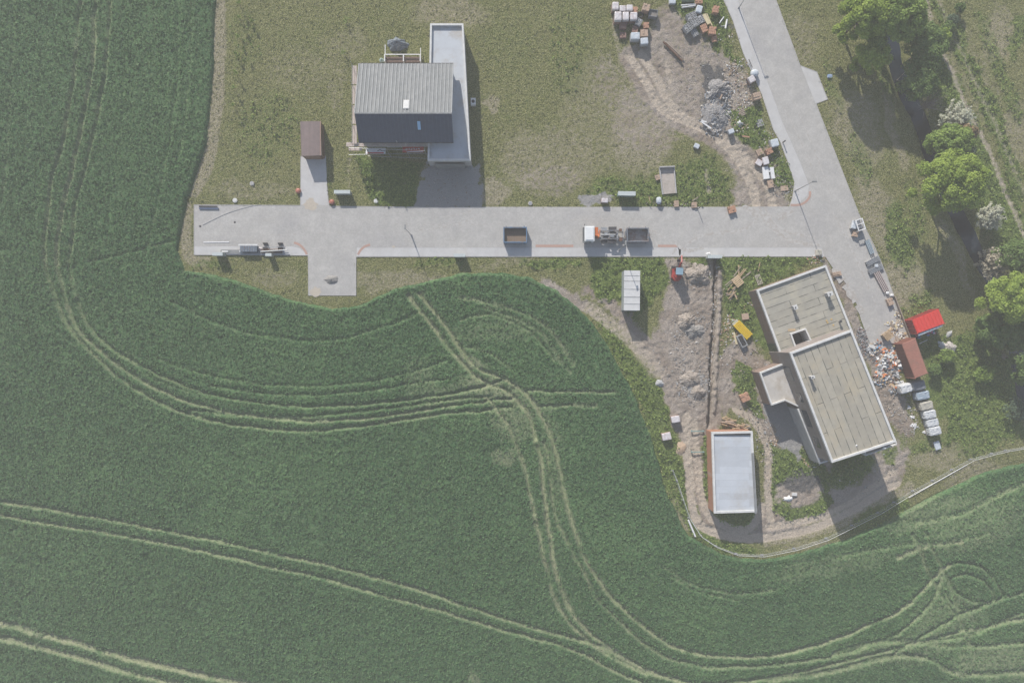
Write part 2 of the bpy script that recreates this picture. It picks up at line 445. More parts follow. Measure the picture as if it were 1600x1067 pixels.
# tyre lanes and bare lines in the crop
lane, pale = Z(), Z()
LANES = [
 ([(129, -40), (129, 0), (117, 117), (103, 211), (84, 281), (75, 351), (73, 398), (84, 450), (105, 500), (140, 545), (200, 597), (260, 632), (330, 655), (420, 669), (500, 671), (600, 659), (714, 643)], 2.6, .9, .45),
 ([(152, -40), (152, 0), (145, 117), (117, 258), (98, 337), (92, 389), (99, 445), (117, 500), (150, 540), (210, 585), (280, 621), (350, 641), (430, 653), (520, 656), (620, 646), (714, 632)], 2.6, .9, .6),
 ([(176, -40), (176, 0), (166, 117), (145, 225), (124, 305), (115, 366), (112, 412), (122, 459), (136, 500), (165, 535), (225, 572), (300, 606), (370, 623), (450, 633), (540, 633), (640, 623), (714, 612), (790, 592)], 2.4, .9, .35),
 ([(300, 640), (400, 650), (500, 648), (600, 637), (714, 623), (770, 618)], 2, .7, .2),
 ([(714, 632), (760, 626), (800, 622)], 2.4, .8, .4), ([(714, 643), (760, 640), (800, 634)], 2.4, .8, .4),
 ([(800, 606), (850, 611), (915, 611), (960, 612)], 2, .7, .5), ([(840, 636), (880, 632), (930, 633)], 2, .7, .5),
 ([(-60, 765), (0, 780), (125, 802), (250, 825), (375, 850), (450, 868), (550, 890), (650, 918), (725, 943), (800, 968), (866, 986), (931, 1005), (984, 1031), (1041, 1055), (1106, 1066), (1200, 1056), (1300, 1035), (1400, 1010), (1500, 985), (1620, 960)], 2.8, .95, .6),
 ([(-60, 790), (0, 803), (150, 828), (300, 855), (400, 878), (500, 900), (600, 928), (700, 955), (800, 985), (860, 1000), (915, 1020), (960, 1045), (1010, 1067), (1060, 1095)], 2.8, .95, .6),
 ([(-60, 955), (0, 970), (100, 996), (200, 1025), (300, 1048), (390, 1068), (470, 1090)], 6, .9, .9),
 ([(-60, 980), (0, 993), (100, 1018), (200, 1046), (290, 1070), (350, 1090)], 5.5, .9, .8),
 ([(640, 462), (670, 500), (700, 540), (730, 575), (760, 596), (795, 612), (815, 632), (828, 650), (838, 690), (846, 730), (852, 780), (857, 820), (862, 860), (870, 900), (890, 950), (920, 985), (960, 1015), (1010, 1045), (1060, 1062)], 3, .85, .8),
 ([(655, 458), (690, 500), (720, 545), (745, 572), (790, 592), (820, 612), (840, 640), (855, 665), (866, 700), (875, 740), (885, 780), (897, 825), (906, 855), (931, 898), (966, 941), (1006, 976), (1045, 1003), (1106, 1022), (1194, 1021), (1281, 1003), (1369, 968), (1413, 944), (1448, 910), (1480, 880)], 3, .85, .75),
 ([(762, 622), (785, 650), (805, 690), (820, 730), (830, 775), (838, 815), (845, 850), (855, 890), (865, 930), (885, 965), (910, 990), (950, 1020), (1010, 1050)], 2.4, .7, .7),
 ([(850, 690), (862, 760), (868, 800), (885, 845), (907, 884), (931, 928), (975, 976), (1019, 1011), (1071, 1033), (1150, 1040), (1300, 1023), (1352, 1006), (1403, 985), (1451, 940), (1470, 900)], 2.4, .7, .5),
 ([(1424, 834), (1440, 870), (1448, 893), (1479, 941), (1506, 982), (1512, 1010)], 3, .7, .4), ([(1442, 830), (1458, 865), (1479, 906), (1496, 955), (1500, 990)], 3, .7, .35),
 ([(1465, 886), (1493, 878), (1524, 882), (1548, 900), (1568, 932)], 2, .8, .2), ([(1479, 903), (1506, 896), (1534, 906), (1552, 934), (1520, 938), (1493, 924), (1479, 903)], 2, .8, .2),
 ([(1465, 886), (1478, 930), (1500, 950), (1530, 945)], 2, .7, .2),
 ([(1396, 1020), (1450, 985), (1496, 960), (1558, 935), (1620, 915)], 2.2, .9, .25), ([(1400, 1010), (1450, 1000), (1506, 992), (1558, 970), (1620, 945)], 3, .8, .35),
 ([(1200, 1060), (1300, 1046), (1355, 1030), (1396, 1022), (1455, 1027), (1496, 1050), (1620, 1046)], 5, .7, .55),
 ([(1300, 1020), (1350, 1004), (1420, 999), (1506, 1008), (1620, 1000)], 4, .6, .45),
 ([(1040, 885), (1080, 910), (1150, 925), (1210, 918)], 2, .4, .25), ([(1050, 900), (1090, 922), (1150, 935)], 1.6, .4, .2),
 ([(720, 465), (760, 472), (800, 482), (850, 505), (880, 540), (895, 570)], 3, .4, .45), ([(760, 480), (800, 495), (845, 520), (875, 560), (890, 580)], 3, .35, .35),
 ([(330, 600), (400, 612), (500, 616), (600, 606), (700, 590)], 1.6, .5, .15), ([(250, 560), (330, 585), (430, 600), (560, 598), (660, 575), (700, 560)], 1.6, .4, .12), ([(720, 500), (770, 492), (830, 520), (865, 560)], 2, .4, .3), ([(715, 540), (760, 548), (800, 575)], 2, .4, .3),
 ([(270, 470), (330, 500), (420, 525), (520, 530), (600, 510), (650, 490)], 2.5, .35, .1), ([(140, 410), (200, 395), (275, 378)], 2, .35, .0),
 ([(282, -40), (280, 60), (278, 130), (262, 250), (230, 400)], 2, .35, .0), ([(302, -40), (300, 60), (296, 150), (280, 260)], 2, .3, .1),
 ([(25, -40), (24, 60), (10, 300), (5, 480), (18, 620)], 3, .3, .1), ([(160, 470), (190, 530), (240, 590), (330, 620)], 2, .3, .1),
 ([(1430, 815), (1500, 800), (1560, 770), (1620, 745)], 5, .35, .5), ([(1300, 870), (1400, 850), (1480, 845), (1540, 830)], 4, .3, .3),
 ([(1400, 870), (1450, 850), (1500, 845)], 4, .4, .7)]
for p, w, a, b in LANES:
    stroke(lane, p, w * .55, 2.5, a)
    stroke(pale, [(x, y) for x, y in p], w * .6, 4.5, b)
# the lanes are broken by patches where the crop has closed again
brk = fbm(PX, PY, 22, 91, 3)
pale *= .25 + .75 * sstep(0.26, 0.56, brk + 0.10)
lane *= sstep(0.12, 0.32, fbm(PX, PY, 30, 95, 3))
for a in [(735, 565, 30, 12, .6, 20), (760, 610, 50, 18, .55, 20), (800, 650, 34, 40, .4, 0), (785, 715, 20, 14, .5, 0), (700, 620, 60, 20, .35, 0), (1480, 960, 60, 46, .3, -20), (1400, 1015, 120, 22, .3, -8), (1520, 820, 90, 40, .3, -20),
          (1560, 1030, 80, 30, .42, 0), (1300, 880, 100, 20, .25, -10), (860, 700, 16, 100, .25, -8), (740, 1060, 14, 18, .5, 0),
          (660, 610, 24, 50, .25, 0), (1460, 800, 80, 24, .4, -18), (770, 520, 70, 20, .25, 0)]:
    blob(pale, a[0], a[1], a[2], a[3], a[4], a[5])
pale = np.maximum(pale, crop * (1 - sstep(-9, 0, sdc)) * 0.0)
patch = sstep(0.5, 0.8, fbm(PX, PY, 120, 61, 4)) * 0.35 + 0.15 * sstep(.72, .9, fbm(PX, PY, 14, 67, 2)) * sstep(.45, .7, fbm(PX, PY, 70, 66, 2))
ph = np.abs(((sdc + 14 * fbm(PX, PY, 160, 71, 2)) / 17.0) % 1.0 - .5) * 2
rows = np.exp(-(ph / .16) ** 2) * sstep(.40, .75, fbm(PX, PY, 70, 73, 3)) + .45 * vn(sdc + 4 * vn(PX, PY, 40, 76), sdc * 0, 3.2, 74) * fbm(PX, PY, 80, 75, 2)
rows = np.where(np.abs(sdc) < 900, rows, .2)
for a in [(1500, 800, 130, 45, .9, -22), (1380, 850, 90, 22, .6, -20), (1250, 890, 90, 16, .4, -5), (1540, 1010, 90, 50, .6, -8), (1330, 1010, 130, 18, .5, -5), (80, 880, 160, 60, .3, 10), (760, 560, 60, 40, .35, 0), (200, 120, 200, 160, .35, 0), (700, 600, 50, 40, .4, 0), (1450, 960, 60, 60, .5, -20), (860, 720, 60, 90, .3, 0)]:
    k_ = Z(); blob(k_, *a); patch = np.maximum(patch, k_ * (.45 + .55 * fbm(PX, PY, 12, 77, 2)))

# ------------------------------------------------------------------ relief
zg = (fbm(PX, PY, 30, 41, 3) - 0.5) * 0.12 + (vn(PX, PY, 2.0, 43) - 0.5) * 0.11
zg += soil * ((vn(PX, PY, 5, 44) - 0.5) * 0.20 + (vn(PX, PY, 2, 48) - .5) * .12) + lush * (vn(PX, PY, 6, 45) - 0.5) * 0.22
zg -= path * 0.10
ditch = Z(); stroke(ditch, [(1380, -60), (1388, 0), (1398, 60), (1410, 112), (1443, 185), (1462, 240), (1482, 290), (1510, 345), (1535, 395), (1560, 440), (1590, 520), (1610, 620), (1640, 700)], 5, 20)
zg -= ditch * 1.6
trench = Z(); stroke(trench, [(1119, 401), (1117, 460), (1113, 540), (1107, 668)], 1.6, 1.6, 1, X=TX, Y=TY)
spoil = Z(); stroke(spoil, [(1124, 425), (1123, 470), (1119, 545), (1113, 640)], 1.5, 5)
zg -= trench * 1.1
zg += np.where(trench < 0.05, spoil * (0.25 + 0.35 * vn(PX, PY, 5, 47)), 0)
soil = np.maximum(soil, np.maximum(trench, spoil * .9)); lush *= (1 - np.maximum(trench, spoil * .7))
FLAT = []   # paved polygons press the ground flat
def press(pts):
    xs = [p[0] for p in pts]; ys = [p[1] for p in pts]
    win = window(min(xs) - 8, max(xs) + 8, min(ys) - 8, max(ys) + 8)
    if win is None: return
    sd = polysd(PX[win], PY[win], pts)
    k = 1 - sstep(0, 5, sd)
    zg[win] = zg[win] * (1 - k) - 0.02 * k
ROAD = [(303, 320), (469, 321), (470, 244), (509, 244), (511, 290), (515, 322), (660, 323.5), (755, 323.5), (1135, 323.5), (1233, 323), (1238, 308), (1241, 285), (1230, 252), (1218, 221),
        (1208, 203), (1190, 148), (1180, 126), (1161, 84), (1145, 34), (1130, 0), (1100, -90), (1183, -90), (1212, 0), (1250, 103), (1276, 113), (1293, 156), (1275, 163), (1340, 330),
        (1346, 345), (1366, 385), (1385, 430), (1399, 470), (1412, 500), (1424, 530), (1396, 540), (1362, 545), (1345, 499), (1338, 474), (1325, 447), (1302, 420), (1289, 401),
        (917, 401.5), (714, 401.5), (557, 401.5), (556, 462), (482, 462), (481, 399.5), (303, 398.5)]
press(ROAD)
# ------------------------------------------------------------------ ground and crop meshes
def grid_mesh(name, zz, keep=None):
    idx = np.arange(NX * NY).reshape(NY, NX)
    q = np.stack([idx[:-1, :-1], idx[:-1, 1:], idx[1:, 1:], idx[1:, :-1]], -1).reshape(-1, 4)
    co = np.stack([XX.ravel(), YY.ravel(), zz.ravel()], -1)
    used = None
    if keep is not None:
        kf = keep.ravel()[q].any(1)
        q = q[kf]
        used = np.unique(q)
        remap = np.full(NX * NY, -1); remap[used] = np.arange(len(used))
        q = remap[q]; co = co[used]
    me = bpy.data.meshes.new(name)
    me.vertices.add(len(co)); me.vertices.foreach_set('co', co.astype(np.float32).ravel())
    me.loops.add(q.size); me.loops.foreach_set('vertex_index', q.astype(np.int32).ravel())
    me.polygons.add(len(q)); me.polygons.foreach_set('loop_start', np.arange(0, q.size, 4, dtype=np.int32))
    me.update(calc_edges=True)
    o = bpy.data.objects.new(name, me); col.objects.link(o)
    return o, me, used

def vattr(me, name, chans, used=None):
    a = me.attributes.new(name, 'FLOAT_COLOR', 'POINT')
    arr = np.ones((len(me.vertices), 4), np.float32)
    for i, c in enumerate(chans):
        c = c.ravel()
        arr[:, i] = c if used is None else c[used]
    a.data.foreach_set('color', arr.ravel())

def cover_mat(name, attrs, build):
    m = bpy.data.materials.new(name); m.use_nodes = True
    nt = m.node_tree; N = nt.nodes; L = nt.links
    pos = N.new('ShaderNodeNewGeometry').outputs['Position']
    ch = {}
    for an, names in attrs.items():
        at = N.new('ShaderNodeAttribute'); at.attribute_name = an
        sp = N.new('ShaderNodeSeparateColor'); L.new(at.outputs['Color'], sp.inputs[0])
        for i, k in enumerate(names): ch[k] = sp.outputs[i]
    class K: pass
    k = K(); k.N = N; k.L = L; k.ch = ch; k.bsdf = N['Principled BSDF']
    def noise(sc, det=4, rough=.6, vec=None, st=None):
        n = N.new('ShaderNodeTexNoise'); n.inputs['Scale'].default_value = sc; n.inputs['Detail'].default_value = det; n.inputs['Roughness'].default_value = rough
        v = pos
        if st:
            mp = N.new('ShaderNodeMapping'); mp.inputs['Scale'].default_value = st; L.new(pos, mp.inputs['Vector']); v = mp.outputs[0]
        L.new(v, n.inputs['Vector']); return n.outputs['Fac']
    def rng(x, a, b, c=0., d=1.):
        r = N.new('ShaderNodeMapRange'); r.inputs[1].default_value = a; r.inputs[2].default_value = b; r.inputs[3].default_value = c; r.inputs[4].default_value = d
        L.new(x, r.inputs[0]); return r.outputs[0]
    def mixc(f, a, b):
        x = N.new('ShaderNodeMix'); x.data_type = 'RGBA'
        for s, v in (('A', a), ('B', b)):
            if isinstance(v, tuple): x.inputs[s].default_value = (*v, 1)
            else: L.new(v, x.inputs[s])
        if isinstance(f, (int, float)): x.inputs['Factor'].default_value = f
        else: L.new(f, x.inputs['Factor'])
        return x.outputs['Result']
    def math_(op, a, b):
        x = N.new('ShaderNodeMath'); x.operation = op
        for i, v in enumerate((a, b)):
            if isinstance(v, (int, float)): x.inputs[i].default_value = v
            else: L.new(v, x.inputs[i])
        return x.outputs[0]
    def mask(c, nz, w=0.28):    # ragged edge: mask value against noise
        s = math_('ADD', c, math_('MULTIPLY', math_('SUBTRACT', nz, 0.5), 2.0))
        return rng(s, 0.5 - w / 2, 0.5 + w / 2)
    k.noise, k.rng, k.mixc, k.math, k.mask = noise, rng, mixc, math_, mask
    build(k)
    return m

def ground_nodes(k):
    big = k.noise(0.12, 4); mid = k.noise(0.9, 5, .7); fine = k.noise(5.0, 3, .75); vf = k.noise(14.0, 2, .8)
    edge = k.noise(1.6, 6, .75)
    green = k.mixc(k.rng(big, .35, .65), (.160, .190, .052), (.240, .240, .090))
    green = k.mixc(k.rng(vf, .42, .56), (.070, .090, .028), green)
    c = k.mixc(k.rng(fine, .44, .60, 0, .75), green, (.42, .395, .205))
    c = k.mixc(k.rng(mid, .52, .70, 0, .6), c, (.115, .155, .040))
    straw = k.mixc(k.rng(fine, .42, .58), (.52, .46, .35), (.25, .225, .135))
    c = k.mixc(k.math('MULTIPLY', k.mask(k.ch['dry'], edge, .5), .85), c, straw)
    lu = k.mixc(k.rng(fine, .42, .58), (.065, .115, .025), (.23, .30, .085))
    lu = k.mixc(k.rng(mid, .35, .65, 0, .55), lu, (.13, .18, .05))
    c = k.mixc(k.math('MULTIPLY', k.mask(k.ch['lush'], edge, .5), .9), c, lu)
    so = k.mixc(k.rng(mid, .35, .65), (.45, .385, .335), (.33, .28, .235))
    so = k.mixc(k.rng(fine, .40, .50, .6, 0), so, (.21, .175, .145))
    so = k.mixc(k.rng(vf, .5, .60), so, (.62, .56, .50))
    so = k.mixc(k.rng(fine, .60, .72), so, (.115, .105, .075))
    so = k.mixc(k.rng(k.noise(.18, 3), .42, .62, 0, .65), so, (.285, .225, .18))
    c = k.mixc(k.mask(k.ch['soil'], edge, .55), c, so)
    gr = k.mixc(k.rng(vf, .38, .62), (.29, .285, .28), (.46, .45, .44))
    c = k.mixc(k.mask(k.ch['gravel'], edge, .3), c, gr)
    pt = k.mixc(k.rng(fine, .35, .65), (.62, .54, .45), (.46, .39, .315))
    c = k.mixc(k.mask(k.ch['path'], edge, .6), c, pt)
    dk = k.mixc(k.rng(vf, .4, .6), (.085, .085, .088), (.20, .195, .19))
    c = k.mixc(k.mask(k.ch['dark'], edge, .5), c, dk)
    k.L.new(c, k.bsdf.inputs['Base Color'])
    k.bsdf.inputs['Roughness'].default_value = .95; k.bsdf.inputs['Specular IOR Level'].default_value = .1
    bp = k.N.new('ShaderNodeBump'); bp.inputs['Distance'].default_value = .35
    h = k.math('ADD', k.noise(4.5, 5, .8), k.math('MULTIPLY', vf, .4))
    k.L.new(h, bp.inputs['Height']); k.L.new(bp.outputs[0], k.bsdf.inputs['Normal'])

def crop_nodes(k):
    big = k.noise(0.05, 5, .6); mid = k.noise(0.7, 4, .7); fine = k.noise(6.5, 3, .8); lng = k.noise(1.0, 4, .6, st=(.9, .12, 1))
    c = k.mixc(k.rng(big, .35, .65), CROP_A, CROP_B)
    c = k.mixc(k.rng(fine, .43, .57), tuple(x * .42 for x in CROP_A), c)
    c = k.mixc(k.rng(k.noise(11, 2, .8), .5, .62, 0, .6), c, (.115, .23, .10))
    c = k.mixc(k.rng(mid, .50, .72, 0, .5), c, (.10, .20, .072))
    c = k.mixc(k.rng(lng, .55, .75, 0, .35), c, (.105, .20, .08))
    c = k.mixc(k.rng(k.ch['tone'], .2, .9, 0, .55), c, (.125, .225, .085))
    edge = k.noise(2.2, 5, .75)
    pl = k.mixc(k.rng(fine, .38, .62), (.21, .25, .115), (.43, .375, .28))
    c = k.mixc(k.math('MULTIPLY', k.mask(k.ch['pale'], edge, 1.1), .75), c, pl)
    k.L.new(c, k.bsdf.inputs['Base Color'])
    k.bsdf.inputs['Roughness'].default_value = .9; k.bsdf.inputs['Specular IOR Level'].default_value = .12
    bp = k.N.new('ShaderNodeBump'); bp.inputs['Distance'].default_value = .07
    k.L.new(k.noise(5.5, 4, .8), bp.inputs['Height']); k.L.new(bp.outputs[0], k.bsdf.inputs['Normal'])

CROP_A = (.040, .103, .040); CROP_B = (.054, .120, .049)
inner = (np.abs(XX) < 100.5) & (np.abs(YY) < 72.5)
g_obj, g_me, _ = grid_mesh('ground', np.where(inner, zg, -0.02))
vattr(g_me, 'ca', (lush, soil, dry)); vattr(g_me, 'cb', (gravel, path, dark))
g_me.materials.append(cover_mat('ground_cover', {'ca': ('lush', 'soil', 'dry'), 'cb': ('gravel', 'path', 'dark')}, ground_nodes))
tagp(g_obj, kind='structure')

jit = (vn(PX, PY, 2.0, 51) - .5) * .14 + (vn(PX, PY, 5, 52) - .5) * .04
zc = zg + (0.50 + jit * np.where(inner, 1, 0) + (fbm(PX, PY, 60, 53) - .5) * .15 + (rows - .5) * .05) * (1 - lane * .88) - 0.02
zc = np.where(crop > .02, zc * crop + (zg - .12) * (1 - crop), zg - .3)
c_obj, c_me, used = grid_mesh('crop', zc, crop > .03)
vattr(c_me, 'cc', (np.maximum(pale, lane * .25), np.clip(patch + rows * .45 + lane * .3, 0, 1), crop), used)
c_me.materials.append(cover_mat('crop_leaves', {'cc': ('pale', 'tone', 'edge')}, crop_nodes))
tagp(c_obj, kind='stuff')

# water in the ditch
mb = MB()
dp = crom([(1380, -60), (1388, 0), (1398, 60), (1410, 112), (1443, 185), (1462, 240), (1482, 290), (1510, 345), (1535, 395), (1560, 440), (1590, 520), (1610, 620), (1640, 700)], 12)
vs = []; fs = []
for i, p in enumerate(dp):
    a = dp[max(i - 1, 0)]; b = dp[min(i + 1, len(dp) - 1)]
    t = Vector((b[0] - a[0], b[1] - a[1])).normalized()
    for s in (-1, 1):
        x, y = G(p[0] - t.y * 13 * s, p[1] + t.x * 13 * s); vs.append((x, y, -1.15))
for i in range(len(dp) - 1): fs.append((2 * i, 2 * i + 1, 2 * i + 3, 2 * i + 2))
mb.add(vs, fs)
tagp(mb.build('ditch_water', mat('water', (.012, .018, .026), (.02, .028, .035), rough=.06, spec=.6, bump=.02, scale=2)), kind='structure')

# ------------------------------------------------------------------ leafy cover as real geometry
def leaf_cloud(name, C, size, nper, spread, mats, up=.5, seed=1, stretch=1.6, parent=None, out=None, tone=None):
    """nper leaf quads round every centre in C; out pulls each quad's face towards a direction"""
    rg = np.random.default_rng(seed)
    n = len(C) * nper
    c = np.repeat(C, nper, 0) + rg.normal(0, 1, (n, 3)) * np.array(spread)
    nr = rg.normal(0, 1, (n, 3)); nr[:, 2] = np.abs(nr[:, 2]) * (1 + up)
    if out is not None: nr = nr * .7 + np.repeat(out, nper, 0) * 1.4
    nr /= np.linalg.norm(nr, axis=1, keepdims=True) + 1e-9
    t = rg.normal(0, 1, (n, 3)); t -= nr * (t * nr).sum(1, keepdims=True); t /= np.linalg.norm(t, axis=1, keepdims=True) + 1e-9
    b = np.cross(nr, t)
    s = size * rg.uniform(.55, 1.3, (n, 1))
    v = np.stack([c - t * s * stretch * .5, c - b * s * .5, c + t * s * stretch * .5, c + b * s * .5], 1).reshape(-1, 3)
    me = bpy.data.meshes.new(name)
    me.vertices.add(4 * n); me.vertices.foreach_set('co', v.astype(np.float32).ravel())
    me.loops.add(4 * n); me.loops.foreach_set('vertex_index', np.arange(4 * n, dtype=np.int32))
    me.polygons.add(n); me.polygons.foreach_set('loop_start', np.arange(0, 4 * n, 4, dtype=np.int32))
    at = me.attributes.new('tone', 'FLOAT', 'FACE')
    tn = rg.uniform(0, 1, n)
    if tone is not None: tn = np.clip(tn * .5 + np.repeat(tone, nper) * .5, 0, 1)
    at.data.foreach_set('value', tn.astype(np.float32))
    me.update(calc_edges=True)
    me.materials.append(mats)
    o = bpy.data.objects.new(name, me); col.objects.link(o)
    if parent: o.parent = parent
    return o

def leaf_mat(name, ca, cb, trans=.25):
    if name in MATS: return MATS[name]
    m = bpy.data.materials.new(name); m.use_nodes = True
    N = m.node_tree.nodes; L = m.node_tree.links
    b = N['Principled BSDF']; b.inputs['Roughness'].default_value = .6; b.inputs['Specular IOR Level'].default_value = .2
    at = N.new('ShaderNodeAttribute'); at.attribute_name = 'tone'
    mx = N.new('ShaderNodeMix'); mx.data_type = 'RGBA'; mx.inputs['A'].default_value = (*ca, 1); mx.inputs['B'].default_value = (*cb, 1)
    L.new(at.outputs['Fac'], mx.inputs['Factor']); L.new(mx.outputs['Result'], b.inputs['Base Color'])
    tr = N.new('ShaderNodeBsdfTranslucent'); L.new(mx.outputs['Result'], tr.inputs['Color'])
    ms = N.new('ShaderNodeMixShader'); ms.inputs[0].default_value = trans
    L.new(b.outputs[0], ms.inputs[1]); L.new(tr.outputs[0], ms.inputs[2]); L.new(ms.outputs[0], N['Material Output'].inputs[0])
    MATS[name] = m
    return m

def scatter(M, thr, density, seed, keepout=None):
    """random points where mask M exceeds a noise threshold; density per square metre"""
    rg = np.random.default_rng(seed)
    n = int(density * 196 * 140)
    x = rg.uniform(-98, 98, n); y = rg.uniform(-70, 70, n)
    i0 = np.searchsorted(ax, x).clip(0, NX - 1); j0 = np.searchsorted(ay, y).clip(0, NY - 1)
    m = M[j0, i0]
    k = (m > thr + rg.uniform(-.2, .3, n))
    return np.stack([x[k], y[k], zg[j0[k], i0[k]]], -1)

def sample(M, x, y):
    i0 = np.searchsorted(ax, x).clip(0, NX - 1); j0 = np.searchsorted(ay, y).clip(0, NY - 1)
    return M[j0, i0]
rg_ = np.random.default_rng(77)
n_ = int(27 * 196 * 140)
x_ = rg_.uniform(-98, 98, n_); y_ = rg_.uniform(-70, 70, n_)
m_ = (sample(crop, x_, y_) > .3) & (sample(np.maximum(lane, pale), x_, y_) < rg_.uniform(.08, .9, n_))
x_, y_ = x_[m_], y_[m_]
C = np.stack([x_, y_, sample(zc, x_, y_) + .05], -1)
tn_ = np.clip(.12 + .8 * sample(np.clip(patch + rows * .5 + pale * .5 + .5 * fbm(PX, PY, 300, 79, 3) - .1, 0, 1), x_, y_) + rg_.normal(0, .12, len(x_)), 0, 1)
o = leaf_cloud('crop_leaves', C, .17, 1, (.05, .05, .05), leaf_mat('crop_leaf', (.034, .090, .034), (.130, .225, .090), .2), seed=78, stretch=2.0, tone=tn_)
tagp(o, kind='stuff')
paved = np.zeros(PX.shape); area(paved, ROAD, 2, 1, X=PX, Y=PY)
BLD = []  # building footprints are cleared too
def clear(pts): area(paved, pts, 4, 1, X=PX, Y=PY)
for pts in ([(555, 100), (740, 30), (745, 260), (560, 245)], [(1108, 672), (1182, 672), (1186, 802), (1108, 802)],
            [(1172, 450), (1291, 410), (1400, 690), (1300, 725), (1180, 600)], [(470, 188), (510, 188), (510, 248), (470, 248)],
            [(970, 420), (1003, 420), (1003, 490), (970, 490)], [(1028, 260), (1060, 260), (1060, 306), (1028, 306)],
            [(1395, 535), (1450, 525), (1455, 590), (1410, 600)], [(1408, 500), (1476, 480), (1480, 505), (1420, 528)],
            [(1040, 412), (1075, 412), (1075, 440), (1040, 440)], [(1405, 590), (1470, 590), (1480, 690), (1400, 690)]): clear(pts)
free = (1 - paved) * (1 - np.clip(crop * 2, 0, 1)) * (1 - np.clip(soil * 1.2, 0, 1)) * (1 - path) * (1 - ditch) * (1 - gravel)
lawn = free * (1 - .7 * np.clip(lush, 0, 1))
C = scatter(lush * free, .45, 5.0, 3); C[:, 2] += .12
o = leaf_cloud('weeds', C, .20, 4, (.13, .13, .10), leaf_mat('weed_leaf', (.07, .125, .025), (.27, .35, .10)), seed=4)
tagp(o, kind='stuff')
C = scatter(lawn, .5, 7, 5); C[:, 2] += .04
o = leaf_cloud('grass', C, .10, 3, (.10, .10, .03), leaf_mat('grass_blade', (.155, .185, .05), (.43, .41, .225)), seed=6, stretch=2.2)
tagp(o, kind='stuff')
# ------------------------------------------------------------------ roads and paving
def P(pts, h=0): return [G(x, y, h) for x, y in pts]
M_road = mat('concrete_paving', (.47, .457, .435), (.375, .362, .345), rough=.9, scale=.5, detail=8, lo=.3, hi=.7, bump=.01, bscale=9, brick=(.2, .2, .012, (.30, .295, .29), (0, 0, 0), 1.2), c3=(.36, .35, .345), s3=.12)
M_pave = mat('pale_paving', (.50, .495, .49), (.42, .415, .41), rough=.9, scale=.7, detail=8, lo=.3, hi=.7, bump=.01, bscale=9, c3=(.43, .42, .41), s3=.3)
M_kerb = mat('kerb_concrete', (.33, .325, .32), (.42, .41, .40), scale=2)
M_pink = mat('pink_paving', (.42, .27, .22), (.36, .25, .21), scale=3)
road = MB(); road.prism(P(ROAD), -.35, .05)
tagp(road.build('road', M_road), kind='structure')
def strip(pts, w):
    out = []; n = len(pts)
    L, Rr = [], []
    for i, p in enumerate(pts):
        a = pts[max(i - 1, 0)]; b = pts[min(i + 1, n - 1)]
        t = Vector((b[0] - a[0], b[1] - a[1])).normalized()
        L.append((p[0] - t.y * w, p[1] + t.x * w)); Rr.append(p)
    return Rr + L[::-1]
pv = MB()
for pts in ([(557.5, 387), (1283, 387), (1288, 400.6), (557.5, 400.6)], [(304, 385), (455, 385), (468, 388), (476, 394), (480, 398.8), (304, 397.8)],
            [(1131.5, 0), (1146, 34), (1162, 84), (1181, 126), (1191, 148), (1209, 203), (1219, 221), (1231, 252), (1242, 285), (1239, 308), (1234, 322), (1250, 317), (1262, 305), (1264, 290), (1252, 258), (1222, 190), (1203, 138), (1176, 70), (1153, 0), (1126, -88), (1102, -88)],
            [(470.6, 246), (508.4, 246), (510.4, 290), (513, 321), (470, 320)],
            [(1251, 104), (1275.6, 113.6), (1292, 156), (1274, 162), (1262, 132)]):
    pv.prism(P(pts), .02, .056)
tagp(pv.build('pavement', M_pave), kind='structure')
kb = MB()
def kerb(pts, w=1.0, z=.075):
    for a, b in zip(pts[:-1], pts[1:]):
        A = G(*a); B = G(*b); d = math.dist(A, B)
        kb.box(((A[0] + B[0]) / 2, (A[1] + B[1]) / 2, z - .1), (d + .02, w / 10, .2), math.atan2(B[1] - A[1], B[0] - A[0]))
kerb([(557, 387), (1283, 387)], .7, .061); kerb([(304, 385), (455, 385)], .7, .061)
kerb([(1153, 0), (1176, 70), (1203, 138), (1222, 190), (1252, 258), (1264, 290), (1262, 305), (1250, 317)], .7, .061)
kerb([(303, 320.3), (469, 321.3)], .9); kerb([(515, 322.4), (660, 323.9)], .9); kerb([(557, 401.2), (1288, 400.9)], .9); kerb([(303.5, 398.2), (481, 399.2)], .9); kerb([(303.5, 321), (303.5, 398)], .9)
kerb([(1212, 0), (1250, 103), (1276, 113), (1293, 156)], .9); kerb([(1275, 163), (1340, 330), (1346, 345), (1366, 385), (1385, 430), (1399, 470), (1412, 500), (1424, 530)], .9)
kerb([(482, 401), (482, 461.6)], .8); kerb([(556.3, 402), (556.3, 461.6)], .8); kerb([(470, 246), (470, 320)], .8); kerb([(509, 246), (511, 290), (514, 321)], .8)
tagp(kb.build('kerb', M_kerb), kind='structure')
pk = MB()
for pts in ([(459, 381), (467, 384), (474, 391), (478, 398.5)], [(561, 399), (565, 392), (571, 387), (579, 384)], [(1235, 322.5), (1250, 322), (1261, 316), (1267, 307), (1267, 299)]):
    q = crom(pts, 3); pk.prism(P(strip(q, -3.6)), .03, .064)
pk.prism(P([(837, 382.5), (896, 382.5), (896, 386.4), (837, 386.4)]), .03, .054)
pk.prism(P([(1028, 382.5), (1058, 382.5), (1058, 386.4), (1028, 386.4)]), .03, .054)
tagp(pk.build('paving_band', M_pink), kind='structure')
